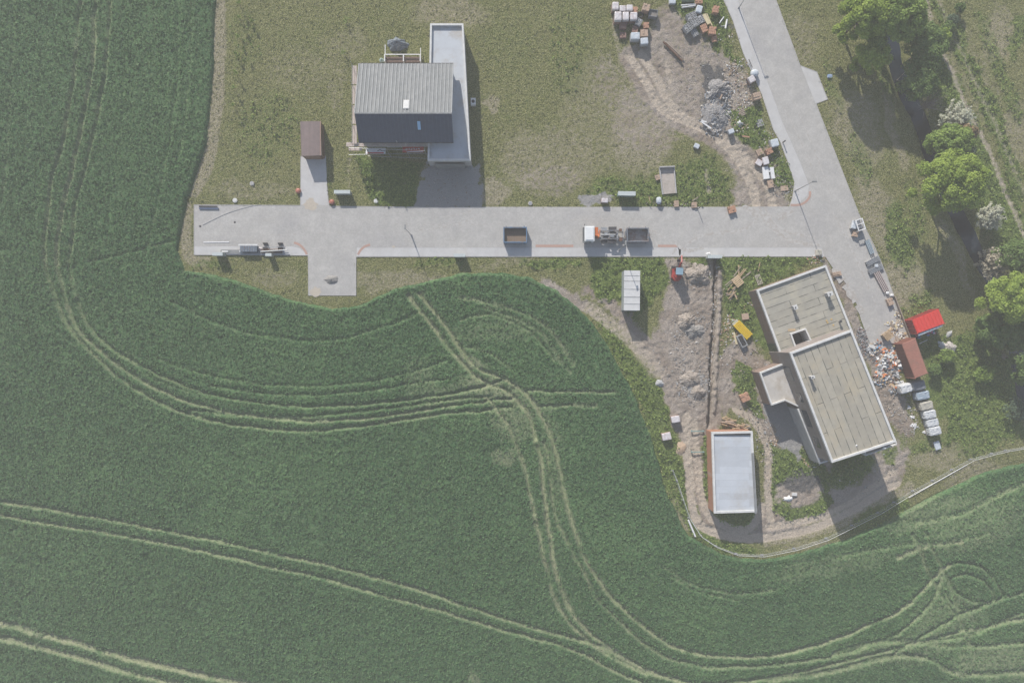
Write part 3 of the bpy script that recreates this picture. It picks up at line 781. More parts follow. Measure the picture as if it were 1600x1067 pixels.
# rubber and mud tracks on the road
tm = MB(); zt_ = .0530
for pts, w in (([(757, 330), (730, 345), (690, 356), (650, 360)], 3), ([(748, 326), (715, 336), (680, 340)], 2), ([(1195, 324), (1205, 345), (1230, 362), (1270, 370)], 6), ([(1178, 324), (1180, 345), (1150, 362), (1080, 368)], 5),
               ([(1062, 400), (1060, 385), (1040, 372), (1000, 352)], 4), ([(1068, 400), (1072, 384), (1100, 368), (1150, 360)], 4), ([(880, 345), (960, 342), (1060, 346)], 1.6), ([(600, 350), (700, 352), (800, 349)], 1.5), ([(400, 368), (470, 366), (560, 362)], 1.5),
               ([(1215, 150), (1250, 220), (1285, 300)], 1.6), ([(1235, 150), (1268, 225), (1300, 310)], 1.6), ([(1300, 330), (1335, 400), (1370, 480)], 3), ([(1160, 322), (1185, 336), (1215, 340), (1240, 330)], 11), ([(1185, 322), (1200, 350), (1235, 376), (1285, 384)], 7), ([(1300, 420), (1320, 445), (1345, 485), (1358, 520)], 12), ([(1050, 398), (1060, 386), (1075, 392), (1100, 388)], 6)):
    q = crom(pts, 5); L = []; Rr = []; zt_ += .0006
    for i, p in enumerate(q):
        a = q[max(i - 1, 0)]; b = q[min(i + 1, len(q) - 1)]; t_ = Vector((b[0] - a[0], b[1] - a[1])).normalized(); e_ = math.sin(math.pi * min(1, max(0, i / (len(q) - 1)))) ** .5
        ww = w * (.25 + .9 * e_) * random.uniform(.6, 1.15) * .5
        L.append(G(p[0] - t_.y * ww, p[1] + t_.x * ww)); Rr.append(G(p[0] + t_.y * ww, p[1] - t_.x * ww))
    for i in range(len(q) - 1):
        if random.random() < .12: continue
        tm.add([(*L[i], zt_), (*L[i + 1], zt_), (*Rr[i + 1], zt_), (*Rr[i], zt_)], [(3, 2, 1, 0)])
tagp(tm.build('tyre_marks', mat('tyre_marks', (.35, .325, .30), (.43, .42, .405), scale=2, lo=.42, hi=.58)), kind='structure')
# washed out stains of soil on the road
st = MB()
for (x, y, r) in ((485, 320, 11), (493, 456, 9), (615, 386, 2.6)):
    c = []
    for i in range(26):
        t = 2 * math.pi * i / 26; k = r * (.75 + .5 * random.random())
        c.append(G(x + k * math.cos(t), y + k * math.sin(t) * .8))
    st.prism(c, .04, .0605)
tagp(st.build('soil_stain', mat('soil_stain', (.45, .40, .33), (.40, .355, .30), scale=3)), kind='structure')

# ------------------------------------------------------------------ building materials
M_white = mat('white_coping', (.60, .60, .59), (.50, .50, .49), scale=1.2, rough=.6)
M_render = mat('grey_render', (.40, .395, .39), (.33, .325, .32), scale=1)
M_brick = mat('brown_block', (.25, .175, .145), (.20, .145, .12), scale=2, brick=(.5, .25, .012, (.26, .235, .21), (R(90), 0, 0), 1))
M_bitumen = mat('bitumen_sheet', (.385, .355, .29), (.30, .28, .235), rough=.9, scale=.9, detail=8, lo=.3, hi=.7, coords='obj', brick=(8.5, 1.07, .06, (.09, .095, .085), (0, 0, 0), .8), c3=(.40, .35, .26), s3=.25)
M_bitumen2 = mat('bitumen_sheet_wide', (.385, .365, .31), (.30, .287, .25), rough=.9, scale=.9, detail=8, lo=.3, hi=.7, coords='obj', brick=(8.5, 1.07, .06, (.09, .095, .085), (0, 0, 0), .8), c3=(.42, .39, .31), s3=.25)
M_membrane = mat('pale_roof_membrane', (.50, .53, .57), (.44, .47, .51), rough=.6, scale=.6, detail=8, lo=.3, hi=.7, brick=(9, 1.0, .03, (.36, .38, .41), (0, 0, 0), .5), c3=(.42, .42, .42), s3=.22)
M_membrane2 = mat('grey_roof_membrane', (.46, .49, .52), (.41, .43, .46), rough=.6, scale=.6, detail=8, c3=(.38, .36, .33), s3=.3)
M_glass = mat('dark_glass', (.03, .04, .05), (.04, .05, .06), rough=.08, spec=.7)
M_steel = mat('galvanised_steel', (.42, .43, .44), (.33, .34, .35), rough=.45, metal=.6, scale=4)
M_frame = mat('white_frame', (.70, .70, .70), (.62, .62, .62), scale=3, rough=.5)
M_dark = mat('dark_metal', (.05, .05, .055), (.07, .07, .075), rough=.5, scale=4)
M_wood = mat('pale_timber', (.46, .34, .21), (.36, .26, .16), scale=4, rough=.8)
M_wood2 = mat('weathered_timber', (.35, .29, .24), (.26, .215, .175), scale=4)
M_rust = mat('rusty_steel', (.16, .085, .055), (.10, .06, .045), scale=5)
M_conc = mat('bare_concrete', (.50, .475, .44), (.41, .39, .365), scale=.8, detail=8, c3=(.36, .32, .27), s3=.5)

def facade(parent, A, B, z0, z1, wins, door=None, d=.03):
    """window frames with panes on the wall from A to B, outward normal to the right of A->B"""
    A = Vector(A); B = Vector(B); L = (B - A).length; t = (B - A) / L; n = Vector((t.y, -t.x)); ang = math.atan2(t.y, t.x)
    for (u, w, zb, h) in wins:
        c = A + t * (u * L) + n * d
        f = MB()
        for dx, dw in ((-w / 2, .08), (w / 2, .08), (0, .06)):
            f.box((c.x + t.x * dx, c.y + t.y * dx, zb + h / 2), (dw, .12, h), ang)
        f.box((c.x, c.y, zb), (w + .08, .16, .07), ang); f.box((c.x, c.y, zb + h), (w + .08, .12, .07), ang)
        fo = f.build('window', M_frame, parent)
        p = MB(); p.box((c.x - n.x * .01, c.y - n.y * .01, zb + h / 2), (w - .08, .05, h - .08), ang); p.build('pane', M_glass, fo)

# ---- house with the pitched metal roof
h1 = thing('house', 'house with a pitched standing seam metal roof and a long flat roofed wing', 'house')
e = 4.3; rh = 7.0
NL, NR_, RL, RR_, SL, SR = (Vector((*G(558, 100, e), e)), Vector((*G(708, 100, e), e)), Vector((*G(555, 177, rh), rh)), Vector((*G(706.5, 177, rh), rh)), Vector((*G(562, 222, e), e)), Vector((*G(708, 222, e), e)))
x0, x1 = (NL.x + RL.x + SL.x) / 3, (NR_.x + RR_.x + SR.x) / 3
yN, yR, yS = NL.y, RL.y, SL.y
def roof_panel(name, ya, za, yb, zb, m, seam_m, sp, w, hh):
    b = MB()
    dy = yb - ya; dz = zb - za; l = math.hypot(dy, dz); a = math.atan2(dz, dy)
    b.box(((x0 + x1) / 2, (ya + yb) / 2, (za + zb) / 2 - .09), (x1 - x0, l, .16), 0, 0, a)
    o = b.build(name, m, h1)
    s = MB(); n = int((x1 - x0) / sp)
    for i in range(n + 1):
        x = x0 + .04 + i * (x1 - x0 - .08) / n
        s.box((x, (ya + yb) / 2, (za + zb) / 2 + hh / 2 - .01), (w, l, hh), 0, 0, a)
    s.build('seam', seam_m, o)
    return o
M_tin = mat("grey_metal_sheet", (.20, .21, .215), (.15, .16, .165), rough=.7, metal=0, scale=.8, detail=6, c3=(.235, .24, .24), s3=.5)
M_tin_s = mat("metal_seam", (.27, .28, .285), (.20, .21, .215), rough=.65, scale=1.2)
M_tin_shade = mat('shaded_metal_sheet', (.070, .088, .125), (.058, .072, .105), rough=.45, metal=.25, scale=1.5)  # same metal as the lit slope, shade painted in as navy
M_tin_shade_s = mat('shaded_metal_seam', (.10, .12, .155), (.085, .10, .13), rough=.45, metal=.25)  # seams darkened with the same painted shade
r1 = roof_panel('roof', yR, rh, yN, e, M_tin, M_tin_s, .56, .17, .09)
r2 = roof_panel('roof', yS, e, yR - .02, rh - .01, M_tin_shade, M_tin_shade_s, .56, .07, .06)
b = MB(); b.box(((x0 + x1) / 2, yR, rh + .02), (x1 - x0, .22, .07)); b.build('ridge_cap', M_tin_s, h1)
for yy in (yN + .07, yS - .07): b = MB(); b.box(((x0 + x1) / 2, yy, e - .12), (x1 - x0, .14, .14)); b.build('gutter', M_dark, h1)
# gable walls
b = MB(); wx0, wx1, wy0, wy1 = x0 + .3, x1 - .3, yS + .5, yN - .5
def zroof(y): return (e + (rh - e) * ((y - yS) / (yR - yS)) if y < yR else e + (rh - e) * ((yN - y) / (yN - yR))) - .2
prof = [(wy0, 0), (wy1, 0), (wy1, zroof(wy1)), (yR, zroof(yR)), (wy0, zroof(wy0))]
n = len(prof)
vs = [(wx0, y, z) for y, z in prof] + [(wx1, y, z) for y, z in prof]
b.add(vs, [tuple(range(n)), tuple(range(2 * n - 1, n - 1, -1))] + [(i, (i + n), (i + 1) % n + n, (i + 1) % n) for i in range(n)])
b.build('wall', mat('white_plaster', (.52, .50, .48), (.45, .43, .41), scale=1), h1)
facade(h1, (wx0, wy0), (wx1, wy0), 0, 3, [(.12, 1.4, .9, 1.3), (.32, 2.2, .1, 2.2), (.55, 1.4, .9, 1.3)])
facade(h1, (wx0, wy1), (wx0, wy0), 0, 3, [(.3, 1.2, .9, 1.3), (.7, 1.2, .9, 1.3), (.55, 1.2, 3.6, 1.2)])
# roof windows
def skylight(px, py, w, l, ya, za, yb, zb, m, fm):
    for hgt in [ (za + zb) / 2 ]:
        a = math.atan2(zb - za, yb - ya)
        hh = (za + zb) / 2
        for _ in range(6):
            x, y = G(px, py, hh); hh = za + (zb - za) * (y - ya) / (yb - ya)
        f = MB(); f.box((x, y, hh + .07), (w, l, .14), 0, 0, a); fo = f.build('roof_window', fm, h1)
        g = MB(); g.box((x, y, hh + .075 + .085 / math.cos(a)), (w - .16, l - .2, .03), 0, 0, a); g.build('pane', m, fo)
skylight(635, 164, .85, 1.5, yR, rh, yN, e, mat('roof_window_blind', (.40, .41, .42), (.36, .37, .38), scale=1, rough=.4), M_white)
skylight(655, 197, .62, 1.5, yS, e, yR, rh, mat('sky_reflection_glass', (.32, .52, .72), (.28, .47, .66), rough=.3, scale=1), M_dark)  # sky reflection painted into the pane as bright matt blue
b = MB(); b.tube((*G(620, 222, 4.4), 4.3), (*G(620, 222, 4.4), 4.75), .09); b.build('vent_pipe', M_steel, h1)
# wing
ha = 3.3
A4 = P([(672, 37), (724, 37), (735.5, 251), (668, 251)], ha)
b = MB(); b.prism(inset(A4[::-1], .02), 0, ha - .45); b.build('wall', M_render, h1)
b = MB(); b.prism(inset(A4[::-1], .25), ha - .46, ha - .38); b.build('flat_roof', M_membrane2, h1)
b = MB(); b.walls(A4, ha - .46, ha, .28); b.build('parapet', M_white, h1)
b = MB(); c = G(702, 251, 3); b.box((c[0], c[1] - .35, 1.2), (4.6, .06, 2.3)); b.build('garage_door', M_tin, h1)

# heat pump beside the wing
t = thing('heat_pump', 'white outdoor heat pump unit on the grass beside the long flat roofed wing', 'heat pump', G(739.5, 160, .5))
b = MB(); b.box((0, 0, .5), (.75, 1.05, .8)); b.build('casing', M_frame, t)
b = MB(); b.disc((0, 0, .9), .26, .02); b.build('fan_grille', M_dark, t)
for yy in (-.4, .4): b = MB(); b.box((0, yy, .06), (.7, .1, .12)); b.build('foot', M_dark, t)

# scaffold round the house
sc = thing('scaffold', 'scaffold of weathered planks and steel tubes along two sides of the metal roofed house', 'scaffold')
pl = MB(); poles = MB()
for i in range(4):
    ya, yb = 103 + i * 31, 103 + i * 31 + 29
    for k in range(2):
        A = G(552.2 + k * 3.4, ya, 3.6); B = G(552.6 + k * 3.6, yb, 3.6)
        pl.box(((A[0] + B[0]) / 2, (A[1] + B[1]) / 2, 3.6), (.30, abs(A[1] - B[1]), .05))
for i in range(4):
    xa = 541 + i * 31; A = G(xa, 226, 3.3); B = G(xa + 30.4, 226, 3.3)
    for k in range(2):
        pl.box(((A[0] + B[0]) / 2, A[1] - k * .32 + .15, 3.3), (B[0] - A[0], .29, .05))
A = G(545, 233, 2.4); B = G(566, 233, 2.4); pl.box(((A[0] + B[0]) / 2, A[1], 2.4), (B[0] - A[0], .5, .05))
for x, y in ((550, 101), (550, 131), (550, 162), (550, 193), (549.5, 224), (545, 231), (575, 236), (605, 236), (635, 236), (664, 236)):
    A = G(x, y, 0 if x > 560 else 3.6); g0 = G(x, y, 3.6)
    poles.tube((g0[0], g0[1], 0), (g0[0], g0[1], 4.6), .035)
for a, b_, z in (((550, 100), (550, 224), 4.5), ((545, 242), (668, 240), 1.0), ((545, 231), (664, 236), 4.4), ((575, 244), (668, 248), .5)):
    A = G(*a, z); B = G(*b_, z); poles.tube((*A, z), (*B, z), .03)
pl.build('planks', mat('scaffold_boards', (.40, .33, .30), (.48, .42, .38), scale=2), sc); poles.build('tubes', M_steel, sc)
# banners laid against the scaffold
def banner(label, xa, xb, y, base, marks):
    A = G(xa, y, 2.2); B = G(xb, y, 2.2); w = B[0] - A[0]
    t = thing('banner', label, 'banner', (A[0], A[1], 2.2), 0)
    t.rotation_euler = (R(-12), 0, 0)
    b = MB(); b.box((w / 2, 0, -.02), (w, .95, .03)); b.build('cloth', base, t)
    b = MB()
    for (u, v, du, dv, rz) in marks: b.box((u * w, v, .002), (du * w, dv, .012), rz)
    return t, b
M_red = mat('red_print', (.50, .07, .06), (.42, .06, .05), scale=3); M_wp = mat('white_banner', (.66, .66, .68), (.58, .58, .60), scale=3)
t, b = banner('white banner with red and dark print under the shaded roof slope', 571.5, 602.5, 236, M_wp, [(.5, -.34, .82, .2, 0)])
b.build('print', M_red, t)
b = MB(); b.box((2.0, .08, .002), (.5, .10, .012), .5); b.box((2.35, .08, .002), (.5, .10, .012), -.5); b.box((2.8, .0, .002), (.4, .08, .012), 0); b.build('emblem', M_dark, t)
t, b = banner('red banner with white lettering lines under the shaded roof slope', 629, 662, 234, M_red, [(.2 + .115 * i, .08 + .05 * (i % 2), .075, .16, .5 * (-1) ** i) for i in range(6)] + [(.6, -.38, .75, .16, 0)])
b.build('print', M_wp, t)

# terrace frame and covered heap north of the house
t = thing('raised_bed', 'brown timber bed with pale posts against the north eaves of the house', 'raised bed', G(632, 95))
b = MB()
for dx in (-2.9, 0, 2.6): b.box((dx, 0, .55), (.14, 1.1, 1.1))
b.box((-2.9, 1.1, .6), (.1, 2.2, .1)); b.box((2.6, .8, .6), (.1, 1.8, .1)); b.box((-.15, .52, 1.0), (5.6, .12, .1)); b.build('frame', M_frame, t)
b = MB(); b.box((-.15, -.1, .4), (5.4, .8, .5)); b.build('soil', mat('bed_soil', (.12, .085, .07), (.16, .11, .09), scale=6), t)

def mound(name, label, cat, px, py, rx, ry, h, m, seed=1, rough=.25, n=36, group=None, kind=None, ang=0, bump=0):
    rg = random.Random(seed); off = rg.random() * 100
    vs = []; fs = []; rings = 12
    for j in range(rings + 1):
        q = j / rings
        for i in range(n):
            t = 2 * math.pi * i / n
            w = 1 + rough * (float(fbm(np.array([math.cos(t) * 2 + off]), np.array([math.sin(t) * 2]), 1.0, seed)[0]) - .5) * 2
            x = rx * q * w * math.cos(t); y = ry * q * w * math.sin(t)
            z = h * (math.cos(q * math.pi / 2) ** .9) * (.75 + .6 * float(fbm(np.array([x * 1.1 + off]), np.array([y * 1.1]), 1.0, seed + 3)[0])) - .08 * q
            z += rough * .5 * h * (rg.random() - .5) * (1 - q * q)
            vs.append((x, y, z))
    for j in range(rings):
        for i in range(n): fs.append((j * n + i, (j + 1) * n + i, (j + 1) * n + (i + 1) % n, j * n + (i + 1) % n))
    b = MB(); b.add(vs, fs)
    o = b.build(name, m, None)
    gx, gy = G(px, py, h * .3); o.location = (gx, gy, 0); o.rotation_euler = (0, 0, R(ang))
    return tagp(o, label, cat, group, kind)
M_tarp = mat('grey_sheeting', (.22, .25, .28), (.12, .14, .17), scale=2.5, rough=.35, bump=.1, bscale=3)
mound('covered_heap', 'heap under wrinkled grey plastic sheeting on the lawn north of the house', 'covered heap', 621, 69, 1.75, 1.1, 1.0, M_tarp, 5, .35)

# ---- brown shed
t = thing('shed', 'small brown flat roofed shed at the head of its own paved drive', 'shed')
q = P([(469, 190), (500.5, 189.5), (502.5, 243), (471, 244)], 2.1)
b = MB(); b.prism(inset(q[::-1], .05), 0, 1.98); b.build('wall', mat('brown_boards', (.17, .11, .08), (.13, .085, .065), scale=3), t)
b = MB(); b.prism(q, 1.98, 2.1); b.build('roof', mat('brown_roof_sheet', (.215, .165, .155), (.18, .14, .135), scale=1.5, rough=.5, bump=.02, brick=(9, .35, .02, (.16, .12, .115), (0, 0, R(90)), .4)), t)
b = MB(); b.box((q[1][0] + .02, (q[1][1] + q[2][1]) / 2, 2.03), (.10, 5.3, .16)); b.build('edge_trim', mat('brown_trim', (.33, .22, .17), (.3, .2, .15)), t)
b = MB(); c = ((q[2][0] + q[3][0]) / 2, (q[2][1] + q[3][1]) / 2); b.box((c[0], c[1] + .03, .95), (2.4, .06, 1.8)); b.build('door', mat('brown_door', (.24, .15, .10), (.2, .125, .09), scale=3), t)

# ---- brown walled garage with the pale flat roof
t = thing('garage', 'long low building with a pale flat roof and orange brown brick sides', 'garage')
hg = 3.2; q = P([(1112, 675), (1176, 673.5), (1183, 800), (1116, 802)], hg)
b = MB(); b.prism(inset(q[::-1], .04), 0, hg - .4); b.build('wall', mat('orange_brick', (.36, .17, .10), (.28, .14, .09), scale=2, brick=(.5, .25, .012, (.33, .27, .23), (R(90), 0, 0), 1)), t)
b = MB(); b.prism(inset(q[::-1], .28), hg - .42, hg - .22); b.build('roof', M_membrane, t)
b = MB(); b.walls(q, hg - .42, hg, .3); b.build('parapet', M_white, t)
b = MB(); c = G(1178.6, 755, hg + .1); b.box((c[0], c[1], hg + .02), (.34, 9.2, .05), R(3.2)); b.build('coping_strip', M_tin, t)
b = MB(); c = G(1146, 678.5, hg - .2); b.box((c[0], c[1], hg - .17), (5.7, .3, .14)); b.build('roof_drain', M_dark, t)

# ---- big house under construction
hs = thing('unfinished_house', 'large L shaped house under construction with grey bitumen flat roofs and white parapets', 'house')
def block(name_w, px4, h, wallm, roofm, axis_px, drop=.3, th=.3, z0=0, hole=None):
    q = P(px4, h)
    a = sum(q[i][0] * q[(i + 1) % len(q)][1] - q[(i + 1) % len(q)][0] * q[i][1] for i in range(len(q)))
    qq = q if a > 0 else q[::-1]
    b = MB(); b.prism(inset(qq, .03), z0, h - drop - .1); b.build('wall', wallm, hs)
    ang = math.atan2(-axis_px[1], axis_px[0]); o = qq[0]
    ca, sa = math.cos(-ang), math.sin(-ang)
    loc = [((x - o[0]) * ca - (y - o[1]) * sa, (x - o[0]) * sa + (y - o[1]) * ca) for x, y in inset(qq, th - .02)]
    b = MB(); b.prism(loc, 0, .12); b.build('flat_roof', roofm, hs, rot=ang, loc=(o[0], o[1], h - drop - .12))
    b = MB(); b.walls(qq, h - drop - .12, h, th); b.build('parapet', M_white, hs)
    return qq
hA, hB, hC = 3.7, 8.0, 3.6
A_PX = [(1182, 453), (1291, 414), (1333, 519), (1224, 567)]
HOLE = [(1234.5, 521), (1259.5, 512.5), (1269, 533), (1243, 545)]
qA = P(A_PX, hA)[::-1]; qH = P([HOLE[3], HOLE[2], HOLE[1], HOLE[0]], hA - .3)
b = MB(); b.walls(inset(qA, .03), 0, hA - .4, .35); b.build('wall', M_brick, hs)
angA = math.atan2(39, 109); oA = qA[3]; ca, sa = math.cos(-angA), math.sin(-angA)
lo_ = lambda pts: [((x - oA[0]) * ca - (y - oA[1]) * sa, (x - oA[0]) * sa + (y - oA[1]) * ca) for x, y in pts]
o4, h4 = lo_(inset(qA, .28)), lo_(qH)
b = MB(); vs = [(*p, z) for z in (0, .12) for p in o4 + h4]; fs = []
for i in range(4):
    j = (i + 1) % 4; fs += [(8 + i, 8 + j, 12 + j, 12 + i), (i, 4 + i, 4 + j, j), (4 + i, 12 + i, 12 + j, 4 + j), (i, j, 8 + j, 8 + i)]
b.add(vs, fs); b.build('flat_roof', M_bitumen2, hs, rot=angA, loc=(oA[0], oA[1], hA - .42))
b = MB(); b.walls(qA, hA - .42, hA, .3); b.build('parapet', M_white, hs)
M_bw = mat('grey_brown_wall', (.25, .22, .205), (.20, .17, .155), scale=.8, detail=8)
qB = block('b', [(1234, 551), (1331, 515), (1401, 690), (1300, 723)], hB, M_bw, M_bitumen, (67, 172), z0=0)
# terrace block and the slim strip in front of the tall wall
qC = block('c', [(1187, 582), (1228, 566), (1262, 640), (1251, 637), (1227, 626), (1205.5, 633.5)], hC, M_brick, M_conc, (40, -15), drop=.35, th=.22)
qD = block('d', [(1246, 639), (1262, 633), (1303, 718), (1281, 725)], hC, M_render, M_render, (30, 80), drop=.3, th=.22)
# balcony at the south east corner
q = P([(1350, 700), (1399, 684), (1402, 694.5), (1353, 712)], 6.3)
b = MB(); b.prism(q, 5.1, 5.3); b.walls(q, 5.3, 6.3, .12); b.build('balcony', M_white, hs)
b = MB(); c = G(1389, 695, 6.2); b.box((c[0], c[1], 5.6), (1.5, .7, .6), R(19)); b.build('balcony_slab', M_render, hs)
# stairwell opening: raised kerb round a deep dark shaft
def framed(px4, h, zt, zb):
    q = P(px4, zt)
    b = MB(); b.walls(q, zb, zt, .22); fo = b.build('roof_opening', M_white, hs)
    a = sum(q[i][0] * q[(i + 1) % 4][1] - q[(i + 1) % 4][0] * q[i][1] for i in range(4)); qq = q if a > 0 else q[::-1]
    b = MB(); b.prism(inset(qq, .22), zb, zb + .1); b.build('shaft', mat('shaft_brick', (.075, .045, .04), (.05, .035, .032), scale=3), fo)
framed(HOLE, hA, hA + .12, 1.2)
# windows and openings on the sides one can see
b = MB()
A = Vector(G(1182, 453, hA)); B = Vector(G(1224, 567, hA)); tt = (B - A).normalized(); nn = Vector((tt.y, -tt.x)); c = A + (B - A) * .86 + nn * .01
b.box((c.x, c.y, 1.5), (2.9, .06, 3.0), math.atan2(tt.y, tt.x)); b.build('doorway', M_glass, hs)
A = Vector(G(1234, 551, hB)); B = Vector(G(1300, 723, hB)); tt = (B - A).normalized(); nn = Vector((tt.y, -tt.x))
for u, w, z in ((.2, 2.2, 3.6), (.42, 1.4, 4.4), (.62, 2.6, 3.7), (.84, 1.6, 4.4)):
    c = A + (B - A) * u + nn * 0.0
    f = MB(); f.box((c.x, c.y, z + 1.1), (w, .1, 2.1 if z < 4 else 1.4), math.atan2(tt.y, tt.x)); fo = f.build('window', M_glass, hs)
A = Vector(G(1300, 723, hB)); B = Vector(G(1401, 690, hB))
facade(hs, A, B, 0, 8, [(.15, 1.8, 4.4, 1.5), (.4, 1.8, 4.4, 1.5), (.75, 2.4, 3.6, 2.2), (.15, 1.8, 1, 1.4), (.5, 2.6, .2, 2.3), (.8, 1.8, 1, 1.4)], d=.0)
# things standing on the roofs
def chimney(label, px, py, z, w=.45, l=.6, h=.9, cap=True, pipe=False):
    t = thing('roof_vent', label, 'roof vent', (*G(px, py, z + h), z))
    t.rotation_euler = (0, 0, R(22))
    if pipe:
        b = MB(); b.tube((0, 0, 0), (0, 0, h), .12, .12, 12); b.build('pipe', M_steel, t)
        b = MB(); b.tube((0, 0, h - .05), (0, 0, h + .08), .22, .16, 12); b.build('cap', M_dark, t)
    else:
        b = MB(); b.box((0, 0, h / 2), (w, l, h)); b.build('shaft', M_render, t)
        b = MB(); b.box((0, 0, h + .04), (w + .14, l + .14, .08)); b.build('cap', M_white, t)
        b = MB(); b.tube((-.08, 0, h + .08), (-.08, 0, h + .3), .08); b.build('flue', M_dark, t)
chimney('grey vent shaft in the middle of the lower bitumen roof', 1243, 480, hA - .3, .45, .55, 1.0)
chimney('vent shaft wrapped in pale foil near the street side of the lower roof', 1297, 459, hA - .3, .7, .5, 1.1)
chimney('small black pipe with a bracket on the lower roof near the tall block', 1314, 502, hA - .3, h=.6, pipe=True)
chimney('single vent shaft on the tall block roof near its stairwell end', 1270, 589, hB - .3, .4, .3, 1.0)
def board(name, label, cat, px, py, z, w, l, rot, m, th=.05):
    b = MB(); b.box((0, 0, th / 2), (w, l, th))
    o = b.build(name, m); x, y = G(px, py, z); o.location = (x, y, z); o.rotation_euler = (0, 0, R(rot)); return tagp(o, label, cat)
board('formwork_board', 'yellow formwork board on the terrace edge beside the tall wall', 'board', 1237, 580, hC + .05, 1.3, .55, 5, mat('yellow_board', (.52, .36, .13), (.46, .32, .12)))
board('plank', 'short pale plank beside the stairwell opening on the lower roof', 'plank', 1237, 515.5, hA - .28, 1.1, .35, 3, M_wood)
for i, (x, y) in enumerate(((1293, 504), (1302, 508), (1299, 499), (1291.5, 501))):
    o = board('offcut', 'small yellow offcut lying on the lower roof near the black pipe', 'offcut', x, y, hA - .29, .22, .2, i * 30, mat('yellow_board', (.5, .3, .1))); o['group'] = 'yellow offcuts on the lower roof'
mound('sand_heap', 'small heap of brown sand spread on the pale terrace', 'sand heap', 1230, 604, 1.1, .5, .12, mat('brown_sand', (.36, .26, .17), (.30, .22, .15), scale=6), 9, .3).location.z = hC - .36
mound('mortar_heap', 'dab of pale mortar near the tall roof south edge', 'mortar heap', 1340, 688, .3, .22, .12, M_white, 11, .3).location.z = hB - .3
mound('mortar_heap', 'dab of pale mortar near the tall roof south west corner', 'mortar heap', 1299, 684, .22, .2, .12, M_white, 12, .3).location.z = hB - .3
# ------------------------------------------------------------------ trees and bushes
def tube_tree(parent, name, segs, m, n=6):
    b = MB()
    for p0, p1, r0, r1 in segs: b.tube(p0, p1, r0, r1, n)
    return b.build(name, m, parent)
M_bark = mat('bark', (.10, .085, .07), (.15, .13, .11), scale=6)
M_bark2 = mat('grey_bark', (.20, .18, .18), (.28, .25, .24), scale=6)
GREENS = {
 'bright': leaf_mat('leaf_bright', (.10, .17, .022), (.42, .52, .11), .35),
 'mid': leaf_mat('leaf_mid', (.075, .14, .024), (.31, .41, .10), .3),
 'deep': leaf_mat('leaf_deep', (.055, .105, .026), (.20, .285, .085), .28),
 'blue': leaf_mat('leaf_blue', (.05, .085, .05), (.13, .18, .11), .2),
 'white': leaf_mat('blossom_white', (.20, .23, .14), (.62, .61, .50), .2),
 'pink': leaf_mat('blossom_cream', (.22, .20, .13), (.56, .50, .40), .2),
 'brown': leaf_mat('leaf_brown', (.14, .10, .05), (.28, .20, .11), .2)}
def tree(label, px, py, rx, ry, h, kind, seed, name='tree', cat='tree', n_lobe=34, nper=120, ls=.30, lobe=.26, rot=0, group=None):
    """crown centre as the photo shows it (px, radii in px), total height h"""
    rg = np.random.default_rng(seed)
    zc_ = h * .5; k = (1 - zc_ * 1.3 / H) / 10
    x, y = G(px, py, h * .62)
    t = thing(name, label, cat, (x, y, -.1), 0, group)
    RX, RY = rx * k, ry * k; RZ = h * .46
    # trunk and limbs
    segs = [((0, 0, 0), (.1, .05, h * .35), .05 * h * .45, .03 * h * .45)]
    L = []
    for i in range(n_lobe):
        a = rg.uniform(0, 2 * np.pi); u = rg.uniform(-.6, .8) ; r = np.sqrt(max(0, 1 - u * u)) * rg.uniform(.62, .93)
        if i % 3: r = math.sqrt((i + .5) / n_lobe) * .9; a = i * 2.39996 + rg.uniform(-.25, .25); u = math.sqrt(max(0, 1 - r * r)) * rg.uniform(.6, 1.0)
        c = np.array([math.cos(a) * r * RX, math.sin(a) * r * RY, zc_ + u * RZ * .8]); L.append(c)
    for i in range(min(9, n_lobe)):
        c = L[i]; m_ = (c[0] * .4, c[1] * .4, h * .35 + (c[2] - h * .35) * .5)
        segs.append(((.1, .05, h * .34), m_, .012 * h, .008 * h)); segs.append((m_, tuple(c), .008 * h, .003 * h))
    tube_tree(t, 'trunk', segs, M_bark)
    L = np.array(L)
    rl = lobe * (RX + RY) / 2 * rg.uniform(.7, 1.35, n_lobe)
    C = []; O = []; T = []
    for c, r in zip(L, rl):
        m_ = nper
        d = rg.normal(0, 1, (m_, 3)); d /= np.linalg.norm(d, axis=1, keepdims=True)
        d[:, 2] = np.where(d[:, 2] < -.3, -d[:, 2] * .6, d[:, 2])
        rr = r * rg.uniform(.72, 1.08, (m_, 1))
        C.append(c + d * rr * np.array([1, 1, .8])); O.append(d); T.append(np.full(m_, rg.uniform(.2, .8)))
    C = np.concatenate(C); O = np.concatenate(O); T = np.concatenate(T)
    leaf_cloud('crown', C, ls, 2, (.10, .10, .08), GREENS[kind], seed=seed, parent=t, out=O, tone=T, stretch=1.3)
    return t
